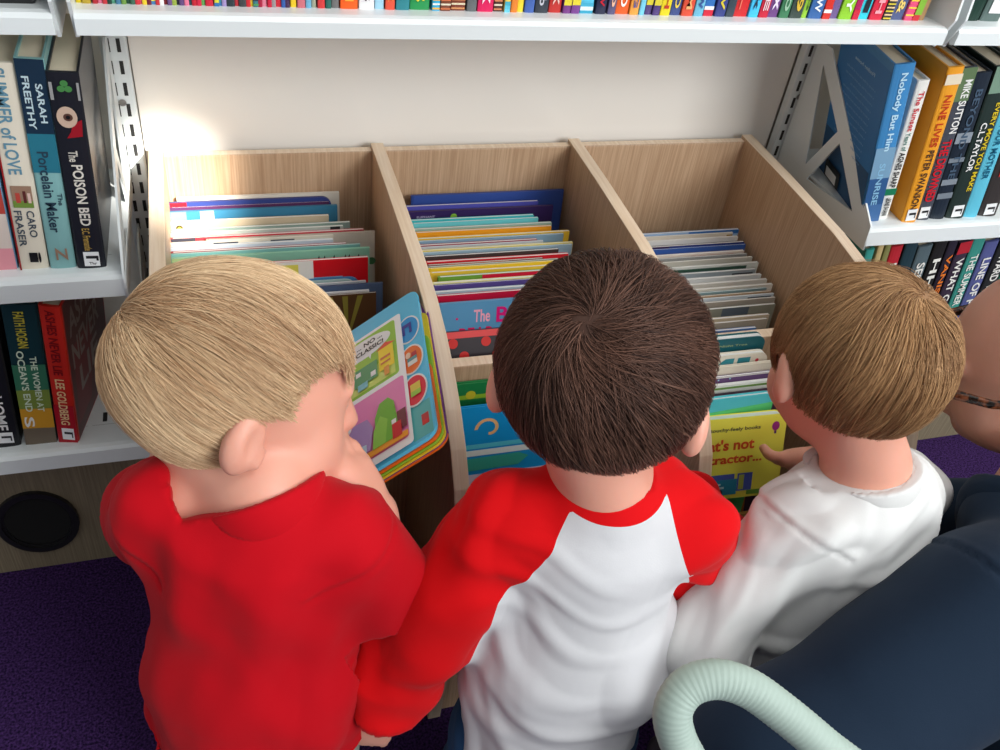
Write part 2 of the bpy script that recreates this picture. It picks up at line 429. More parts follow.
white = I(235, 235, 232); black = I(16, 16, 18); cream = I(222, 214, 196)

# ---- top shelf, a long row of small paperbacks: x0, x1, colour name, rgb, motif
TOP = [(-0.0052, -0.0002, 'yellow', (214, 190, 30), None), (-0.0002, 0.007, 'gold', (176, 150, 50), None), (0.0081, 0.0122, 'red', (170, 40, 50), None), (0.0122, 0.0161, 'pink', (222, 120, 150), None), (0.0161, 0.02, 'red', (190, 50, 60), None), (0.0204, 0.0222, 'dark green', (30, 60, 50), None), (0.0222, 0.0263, 'sea green', (90, 160, 130), None), (0.0263, 0.0307, 'blue', (70, 120, 150), None), (0.031, 0.0347, 'green', (110, 150, 70), None), (0.0349, 0.0381, 'dark green', (40, 80, 60), None), (0.0381, 0.0419, 'bottle green', (60, 100, 80), None), (0.0421, 0.0456, 'red', (200, 50, 60), None), (0.0456, 0.0477, 'rose', (214, 90, 110), None), (0.0477, 0.0513, 'yellow', (230, 200, 50), None), (0.0517, 0.0543, 'maroon', (110, 30, 50), None), (0.0543, 0.0591, 'yellow', (220, 190, 60), ('bands', [(70, 130, 180), (226, 222, 80), (90, 160, 90), (200, 60, 70)])), (0.0591, 0.0616, 'red', (200, 50, 60), None), (0.0616, 0.0646, 'white', (232, 230, 228), None), (0.0646, 0.0679, 'dark red', (120, 30, 40), None), (0.0682, 0.0719, 'purple', (110, 80, 130), None), (0.0719, 0.0752, 'lime', (150, 170, 70), None), (0.0752, 0.0774, 'charcoal', (40, 42, 50), None), (0.0774, 0.0817, 'purple', (96, 70, 120), None), (0.0817, 0.0858, 'pink', (226, 120, 150), None), (0.0858, 0.0879, 'dark teal', (40, 80, 90), None), (0.0879, 0.0922, 'red', (190, 30, 50), None), (0.0922, 0.096, 'crimson', (206, 40, 70), None), (0.096, 0.0987, 'green', (100, 170, 90), None), (0.0991, 0.106, 'red', (200, 36, 60), ('top', (230, 210, 50), 0.05)), (0.1066, 0.111, 'yellow', (214, 206, 60), ('bands', [(50, 110, 170)])), (0.111, 0.113, 'yellow', (200, 200, 60), ('bands', [(60, 120, 180), (60, 140, 160)])), (0.1133, 0.1168, 'lilac', (160, 140, 190), None), (0.1168, 0.1244, 'dark grey', (44, 54, 60), None), (0.1244, 0.1273, 'red', (190, 50, 60), None), (0.1273, 0.1343, 'charcoal', (60, 64, 66), None), (0.1343, 0.1369, 'red', (200, 40, 50), None), (0.1369, 0.1395, 'yellow', (226, 200, 60), None), (0.1395, 0.1447, 'teal', (60, 120, 130), ('stripes', [(80, 150, 90), (40, 60, 80)])), (0.1447, 0.1466, 'crimson', (160, 30, 60), None), (0.1466, 0.1518, 'pink', (220, 130, 150), ('sym', (240, 240, 240), 'A')), (0.1518, 0.1564, 'crimson', (196, 30, 60), None), (0.1564, 0.1585, 'grey', (150, 140, 140), None), (0.1586, 0.1653, 'red', (206, 40, 56), ('sym', (240, 180, 190), 'o')), (0.1655, 0.1668, 'blue', (50, 90, 160), None), (0.1668, 0.1717, 'plum', (66, 40, 76), None), (0.1721, 0.1777, 'yellow', (236, 200, 40), None), (0.1781, 0.1854, 'pink', (200, 110, 120), ('top', (220, 190, 130), 0.05)), (0.1854, 0.1908, 'pale blue', (110, 170, 200), None), (0.1908, 0.1953, 'sage', (160, 164, 140), None), (0.1961, 0.2029, 'red', (206, 60, 60), None), (0.2031, 0.2086, 'dark green', (40, 100, 90), None), (0.2086, 0.2159, 'grey', (110, 110, 110), None), (0.2165, 0.2327, 'orange', (240, 96, 30), ('sym', (250, 170, 60), 'M')), (0.2334, 0.2479, 'white', (230, 230, 230), ('sym', (60, 60, 60), '$')), (0.2485, 0.2572, 'pale blue', (160, 205, 225), None), (0.2579, 0.2671, 'coral', (222, 84, 60), ('sym', (240, 180, 60), 'x')), (0.2678, 0.2809, 'teal', (50, 130, 140), ('top', (110, 60, 120), 0.07)), (0.2813, 0.3004, 'green', (40, 146, 80), ('sym', (226, 206, 60), 'S')), (0.3023, 0.31, 'blue', (60, 170, 210), ('stripes', [(240, 180, 70), (235, 235, 225)])), (0.3103, 0.3204, 'brown', (120, 66, 46), ('stripes', [(200, 110, 70), (226, 214, 190)])), (0.3209, 0.3351, 'brown', (124, 62, 44), ('stripes', [(206, 140, 90), (226, 214, 180)])), (0.3361, 0.3459, 'grey', (100, 104, 106), ('top', (100, 60, 110), 0.09)), (0.3466, 0.3625, 'crimson', (214, 30, 90), ('sym', (250, 220, 230), 'X')), (0.3632, 0.3721, 'brown', (80, 50, 42), ('stripes', [(206, 130, 90), (226, 214, 190)])), (0.3734, 0.3795, 'yellow', (230, 200, 90), ('bands', [(110, 200, 220), (90, 190, 210), (70, 170, 190)])), (0.3801, 0.3869, 'orange', (226, 130, 50), None), (0.3872, 0.3937, 'yellow', (240, 214, 60), None), (0.394, 0.4042, 'blue', (70, 100, 170), None), (0.4046, 0.4185, 'dark grey', (54, 60, 70), ('sym', (200, 200, 210), 'cb')), (0.4196, 0.4328, 'red', (190, 50, 46), ('sym', (235, 200, 190), 'X')), (0.4339, 0.4424, 'purple', (120, 60, 130), ('top', (222, 206, 60), 0.05)), (0.4427, 0.4519, 'purple', (120, 66, 140), ('top', (226, 210, 60), 0.05)), (0.4521, 0.4667, 'sky blue', (90, 190, 220), ('bands', [(60, 160, 190), (220, 240, 240), (70, 170, 200)])), (0.4686, 0.4798, 'navy', (40, 44, 70), ('sym', (200, 30, 50), 'W')), (0.4818, 0.4904, 'purple-grey', (90, 84, 120), ('sym', (236, 180, 150), 'o')), (0.4909, 0.5054, 'orange', (226, 96, 40), ('sym', (245, 240, 235), 'O')), (0.5059, 0.5157, 'amber', (236, 160, 70), ('sym', (90, 90, 150), 'G')), (0.5165, 0.5225, 'pale blue', (120, 200, 226), None), (0.5234, 0.531, 'purple', (84, 66, 120), ('top', (216, 200, 60), 0.06)), (0.5314, 0.5396, 'purple', (80, 60, 120), ('top', (216, 200, 60), 0.06)), (0.5399, 0.5511, 'yellow', (228, 206, 40), ('sym', (190, 60, 40), 'H')), (0.552, 0.5638, 'navy', (60, 76, 130), ('sym', (230, 200, 80), 'O')), (0.5642, 0.5775, 'coral', (216, 80, 56), ('sym', (236, 170, 110), 'M')), (0.5784, 0.5891, 'pale blue', (110, 180, 206), ('sym', (60, 90, 150), 'w')), (0.5898, 0.6014, 'blue', (50, 110, 180), ('bands', [(206, 36, 60), (206, 36, 60), (235, 235, 235)])), (0.6027, 0.6152, 'navy', (56, 66, 130), ('sym', (220, 200, 60), 'V')), (0.6156, 0.6257, 'charcoal', (58, 70, 80), None), (0.6261, 0.6422, 'red', (206, 44, 46), ('sym', (230, 120, 100), 'L')), (0.6429, 0.6545, 'sky blue', (70, 190, 235), ('sym', (40, 40, 60), 'k')), (0.6551, 0.6666, 'crimson', (196, 36, 60), ('sym', (240, 220, 225), 'E')), (0.667, 0.6793, 'purple', (110, 70, 130), ('sym', (230, 220, 240), 'x')), (0.6798, 0.692, 'green', (60, 120, 84), ('sym', (150, 190, 160), 'o')), (0.6926, 0.7082, 'dark olive', (56, 70, 64), ('sym', (216, 180, 60), '9')), (0.7088, 0.7157, 'lime', (150, 200, 60), ('sym', (50, 90, 40), 'p')), (0.7161, 0.7331, 'blue', (56, 100, 160), ('sym', (230, 235, 240), 'W')), (0.7335, 0.7437, 'red', (206, 50, 40), ('bands', [(206, 50, 40), (206, 50, 40), (235, 235, 230), (206, 50, 40)])), (0.744, 0.7547, 'mauve', (110, 90, 140), None), (0.7551, 0.7717, 'lime', (140, 196, 50), ('sym', (240, 245, 230), 'Y')), (0.7719, 0.7805, 'crimson', (170, 30, 90), ('bands', [(200, 30, 60), (200, 30, 60), (200, 40, 60)])), (0.7813, 0.7946, 'cyan', (50, 200, 220), ('sym', (30, 40, 50), 'l')), (0.795, 0.812, 'crimson', (206, 40, 66), ('sym', (240, 160, 170), 'H')), (0.8127, 0.8235, 'black', (60, 56, 50), ('stripes', [(220, 200, 60), (230, 200, 150)])), (0.8239, 0.8409, 'slate blue', (80, 90, 130), ('sym', (230, 200, 110), '&')), (0.8415, 0.8526, 'pink', (226, 90, 130), ('stripes', [(226, 80, 120), (240, 210, 60)])), (0.853, 0.8626, 'crimson', (200, 50, 60), ('top', (130, 180, 60), 0.04)), (0.8628, 0.8709, 'tan', (166, 130, 90), None)]
ORD = ['', 'first', 'second', 'third', 'fourth', 'fifth', 'sixth', 'seventh', 'eighth', 'ninth', 'tenth']
def with_neighbours(items, i, noun, where):
    a = items[i - 1] if i > 0 else None; b = items[i + 1] if i < len(items) - 1 else None
    if a and b: return '%s %s %s between %s and %s' % (items[i], noun, where, a, b)
    return '%s %s %s, at its %s end' % (items[i], noun, where, 'left' if not a else 'right')
cn = [t[2] for t in TOP]
seen = {}
for i in range(len(TOP)):
    seen.setdefault(with_neighbours(cn, i, 'spine', 'on top shelf'), []).append(i)
zt = LEV[2] + 0.0191
for i, (x0, x1, c, rgb, mo) in enumerate(TOP):
    L = with_neighbours(cn, i, 'spine', 'on top shelf')
    if len(seen[L]) > 1:
        L += ', ' + ('the left one' if seen[L].index(i) == 0 else 'the right one')
    T = max(0.004, x1 - x0 - 0.0004); H = 0.178 + rnd.uniform(-0.006, 0.008)
    bands = []; sp = []
    if mo:
        if mo[0] == 'bands': n = len(mo[1]); bands = [(k * 0.02, (k + 1) * 0.02, I(*mo[1][k])) for k in range(n)]
        elif mo[0] == 'stripes': bands = [(0.012 + k * 0.022, 0.020 + k * 0.022, I(*mo[1][k % len(mo[1])])) for k in range(8)]
        elif mo[0] == 'top': bands = [(mo[2], 0.95, I(*mo[1]))]
        elif mo[0] == 'sym': sp = [(mo[2], I(*mo[1]), 0.13, 0.045, 0.25, 0.75), ('ABCDE'[i % 5] + 'STORY', I(*mo[1]), 0.9, 0.3, 0.3, 0.7)][:1]
    book(L, ((x0 + x1) / 2, -0.203 - (0.002 if i % 3 else 0), zt), (0, 0, 0), T, 0.125, H, I(*rgb), hard=False, spine=sp, bands=bands, group='small paperbacks on the top shelf')

# top shelf of the right bay: three more
z = zt
book('violet-grey book at the left end of the top right corner shelf', (0.915, -0.2, z), (0, 0, 0), 0.018, 0.13, 0.2, I(66, 62, 82), group='books on the top right corner shelf', bands=((0, .03, I(150, 170, 70)),))
book('very dark green book between violet-grey and white-labelled ones, top right corner shelf', (0.938, -0.2, z), (0, 0, 0), 0.024, 0.13, 0.2, I(22, 52, 42), group='books on the top right corner shelf')
book('grey-green book with large white label on the top right corner shelf', (0.966, -0.2, z), (0, 0, 0), 0.028, 0.13, 0.2, I(90, 108, 104), group='books on the top right corner shelf', sticker=(0.05, 0.2, 0.2, 0.8, 'x'))

# ---- left bay, second shelf
z2 = LEV[1] + 0.0268; z3 = LEV[0] + 0.0268
g = 'adult novels on the second shelf at left'
def lean(dx, H): return math.atan2(dx, H)
book('novel with blue and pink spine at the left edge, beside the cream romance', (-0.1195, -0.205, z2), (0, lean(.012, .21), 0), 0.030, 0.15, 0.215, I(120, 170, 205), group=g,
     bands=((0, .12, I(226, 150, 160)), (.12, .3, I(214, 200, 190)), (.3, .45, I(180, 70, 60)), (.8, 1, I(60, 90, 120))), spine=(('AM', black, .17, .12, .2, .5),))
book('cream novel spine lettered SUMMER of LOVE by Caro Fraser', (-0.089, -0.207, z2), (0, lean(.014, .21), 0), 0.026, 0.15, 0.212, I(222, 214, 196), group=g,
     art=[(I(150, 120, 100), rect(.18, .335, .86, .445)), (I(110, 140, 60), rect(.18, .335, .86, .37)), (I(180, 70, 60), rect(.3, .36, .45, .41)), (I(90, 40, 40), rect(.55, .36, .65, .42)), (I(220, 190, 180), rect(.7, .36, .8, .41)), (I(150, 30, 30), rect(0, 0, .06, 1))],
     spine=(('SUMMER of LOVE', I(96, 140, 160), .98, .50, .22, .66), ('CARO', I(70, 80, 90), .32, .18, .55, .82), ('FRASER', I(70, 80, 90), .32, .13, .14, .40), ('i', black, .10, .04, .4, .8)))
book('teal hardback lettered Sarah Freethy, The Porcelain Maker', (-0.0625, -0.209, z2), (0, lean(.012, .21), 0), 0.024, 0.15, 0.216, I(128, 176, 176), group=g,
     bands=((.68, 1, I(24, 46, 66)), (.50, .68, I(40, 112, 132))),
     spine=(('FREETHY', I(190, 210, 215), .93, .70, .16, .40), ('SARAH', I(190, 210, 215), .90, .73, .58, .82), ('Porcelain Maker', I(40, 60, 76), .60, .20, .24, .64), ('The', I(40, 60, 76), .40, .34, .72, .9),
            ('Z', I(150, 120, 100), .12, .05, .3, .75)))
book('black hardback lettered The Poison Bed, with an eye in a frame', (-0.0355, -0.212, z2), (0, lean(.010, .21), 0), 0.027, 0.15, 0.205, I(28, 30, 38), group=g,
     spine=(('The', I(200, 196, 186), .64, .585, .3, .6), ('POISON BED', I(214, 210, 200), .57, .25, .34, .70), ('E.C. Fremantle', I(170, 140, 70), .235, .11, .34, .6)),
     art=[(I(150, 24, 36), [(.35, .70), (.85, .71), (.9, .79), (.6, .77), (.5, .73)]), (I(196, 170, 150), disc(.45, .80, .32, .05)), (I(90, 60, 50), disc(.48, .80, .15, .018)), (black, disc(.48, .80, .07, .009)),
          (I(70, 130, 70), disc(.4, .93, .12, .014)), (I(70, 130, 70), disc(.62, .93, .12, .014)), (I(70, 130, 70), disc(.51, .955, .12, .014)), (I(150, 150, 150), rect(.05, .88, .15, .96)), (I(150, 150, 150), rect(.88, .88, .96, .96))], sticker=(.02, .10, .26, .8, 'gun'))
# ---- left bay, third shelf
g = 'adult novels on the lowest shelf at left'
book('black spine with white label at the left edge of the lowest left shelf', (-0.167, -0.209, z3), (0, lean(.016, .2), 0), 0.030, 0.145, 0.2, I(24, 26, 30), group=g, sticker=(.04, .12, .3, .8, 'x'),
     spine=(('HOME', white, .4, .14, .3, .7),))
book('dark green and orange spine lettered The Women at Ocean\'s End', (-0.1305, -0.209, z3), (0, lean(.018, .2), 0), 0.034, 0.145, 0.2, I(18, 52, 58), group=g,
     bands=((.0, .13, I(112, 100, 84)), (.13, .28, I(206, 150, 40)), (.28, .42, I(120, 140, 60)), (.42, .6, I(50, 110, 84))),
     spine=(("THE WOMEN AT", I(206, 222, 200), .66, .26, .56, .76), ("OCEAN'S END", I(206, 222, 200), .70, .26, .2, .42), ('FAITH HOGAN', I(190, 180, 60), .96, .72, .3, .6), ('S', white, .22, .14, .1, .4)))
book('red spine lettered Ashes Never Lie, Lee Goldberg, beside the empty end of its shelf', (-0.1010, -0.212, z3), (0, lean(.018, .2), -math.radians(12)), 0.022, 0.14, 0.2, I(196, 40, 26), group=g,
     bands=((0, .3, I(170, 20, 34)),), spine=(('LEE GOLDBERG', I(232, 200, 150), .50, .15, .28, .72), ('ASHES NEVER LIE', I(120, 16, 16), .98, .53, .28, .72)), sticker=(.03, .12, .25, .85, 'x'),
     front=(('poly', I(92, 40, 40), rect(.004, .002, .138, .198)), ('poly', I(120, 24, 34), [(.01, .02), (.06, .02), (.09, .12), (.02, .13)]),
            ('text', I(150, 138, 130), 'ASHES', .014, .145, .10, .036), ('text', I(150, 138, 130), 'NEVER', .014, .100, .10, .036), ('text', I(150, 138, 130), 'LIE', .030, .055, .07, .036)))

# ---- right bay, second shelf, all leaning towards the bracket
g = 'crime novels on the second shelf at right'
def rb(label, xb, T, H, ln, col, y=-0.212, yaw=8, **k):
    return book(label, (xb, y, z2), (0, -math.radians(ln), -math.radians(yaw)), T, 0.15, H, I(*col), group=g, **k)
rb('sky blue novel leaning at the bracket, its back cover of small print seen through it', 0.9150, .026, .214, 11, (64, 134, 190), y=-.207, yaw=11,
   bands=((0, .12, I(70, 110, 160)), (.12, .3, I(50, 90, 140)), (.3, .5, I(120, 160, 190))), spine=(('Nobody But Him', I(190, 225, 240), .95, .48, .3, .7), ('SUNRISE', I(140, 190, 220), .4, .12, .35, .65)),
   back=[('poly', I(44, 118, 182), rect(.002, .002, .148, .203)), ('poly', I(38, 84, 128), rect(.002, .002, .148, .07)), ('text', I(170, 200, 225), 'Finding home', .04, .18, .06, .006)] +
        [('text', I(120, 165, 210), 'a story of the sea and of the sky', .03, .165 - .009 * k, .09 - .02 * (k % 3 == 2), .004) for k in range(12)] + [('poly', black, rect(.075, .004, .125, .03)), ('poly', white, rect(.085, .006, .12, .02))])
rb('thin white spine lettered The Sunset Years of Agnes Sharp', 0.9385, .016, .192, 8, (232, 232, 226), y=-.203,
   spine=(('The Sunset', I(200, 50, 60), .93, .66, .3, .75), ('Years of', I(90, 130, 120), .65, .52, .3, .7), ('AGNES SHARP', black, .51, .25, .25, .75), ('LEONIE SWANN', black, .17, .03, .3, .75)), bands=((.19, .24, I(30, 120, 84)),))
rb('orange spine lettered Nine Lives, Peter Swanson, with a white sticker', 0.972, .021, .214, 9, (232, 158, 44), y=-.216,
   spine=(('NINE LIVES', I(190, 60, 30), .84, .52, .28, .72), ('PETER SWANSON', I(70, 50, 40), .50, .10, .28, .72)), sticker=(.02, .10, .2, .85, 'x'), bands=((.9, .96, I(226, 214, 190)),))
rb('black and green spine lettered Mike Sutton with a long red title', 0.9965, .022, .212, 9.5, (70, 74, 84), y=-.212,
   spine=(('MIKE SUTTON', white, .93, .60, .45, .9), ('THE DROWNED', I(214, 24, 40), .56, .14, .25, .8)), bands=((.8, 1, I(96, 120, 84)),), sticker=(.02, .10, .2, .8, 'x'))
rb('black spine with white swirling figures, between Mike Sutton and C.L. Taylor', 1.0215, .022, .206, 9.5, (32, 42, 54), y=-.212,
   spine=(('BEYOND THE', I(70, 90, 110), .9, .3, .3, .7),), bands=((.16, .2, I(120, 130, 140)), (.26, .30, I(130, 140, 150)), (.42, .45, I(120, 130, 140)), (.55, .62, I(140, 150, 160))))
rb('dark green spine lettered Every Move You Make, C.L. Taylor', 1.0505, .027, .215, 9.5, (38, 52, 48), y=-.213,
   spine=(('C.L.TAYLOR', white, .66, .34, .2, .5), ('EVERY MOVE YOU MAKE', I(222, 196, 40), .78, .20, .6, .85)), bands=((.84, 1, I(120, 150, 130)),), sticker=(.02, .10, .25, .8, 'x'))
rb('light blue spine lettered Mother beside the C.L. Taylor novel', 1.078, .022, .2, 9.5, (96, 190, 214), y=-.212, spine=(('YOUR MOTHER', I(20, 90, 120), .7, .3, .3, .7),))
rb('dark grey spine at the right edge, beside the light blue one', 1.107, .028, .21, 9.5, (56, 52, 50), y=-.212, sticker=(.02, .10, .25, .8, 'x'), spine=(('NIGHTFALL', I(190, 60, 50), .8, .3, .3, .7),))
# ---- right bay, third shelf
g = 'crime novels on the lowest shelf at right'
low = [('teal', .968, .014, (60, 150, 140), ''), ('tan', .984, .010, (190, 170, 120), ''), ('olive', .996, .010, (130, 130, 80), ''), ('red with white letters', 1.012, .020, (176, 40, 48), 'REBECCA'),
       ('dark petrol', 1.036, .022, (36, 58, 66), ''), ('slate grey with pale letters', 1.061, .024, (84, 100, 106), 'SEPTEMBER'), ('black with white barred letters', 1.0865, .022, (34, 34, 32), 'HHHH'),
       ('black with orange letters', 1.1075, .016, (44, 40, 52), 'VANISHED'), ('charcoal lettered What Goes', 1.129, .022, (58, 48, 62), 'WHAT GOES'), ('sea green', 1.153, .022, (60, 140, 128), 'THE SUMMER HE'),
       ('violet-blue', 1.178, .024, (84, 90, 140), 'LINE OF FIRE'), ('black lettered Ward Wilson', 1.2055, .026, (40, 42, 42), 'WARD WILSON'), ('bright green', 1.2335, .026, (90, 190, 156), 'GREEN'), ('pale blue', 1.262, .026, (150, 190, 210), ''), ('dark blue', 1.290, .024, (30, 50, 90), '')]
for i, (c, x, T, col, tx) in enumerate(low):
    nb = ' beside the %s one' % low[i - 1][0].split(' ')[0] if i else ' at the left end'
    L = '%s novel spine on the lowest right shelf%s' % (c, nb)
    tm = I(226, 120, 40) if 'orange' in c else I(228, 228, 220)
    book(L, (x, -0.212, z3), (0, -math.radians(9.5), 0), T * .97, 0.14, 0.2 + (i * 7 % 5) * .003, I(*col), group=g, spine=((tx, tm, .86, .3, .22, .78),) if tx else (),
         sticker=(.02, .10, .2, .8, 'x') if i % 2 or i == 12 else None, bands=((.9, 1, I(176, 40, 50)),) if 'What' in c else ())

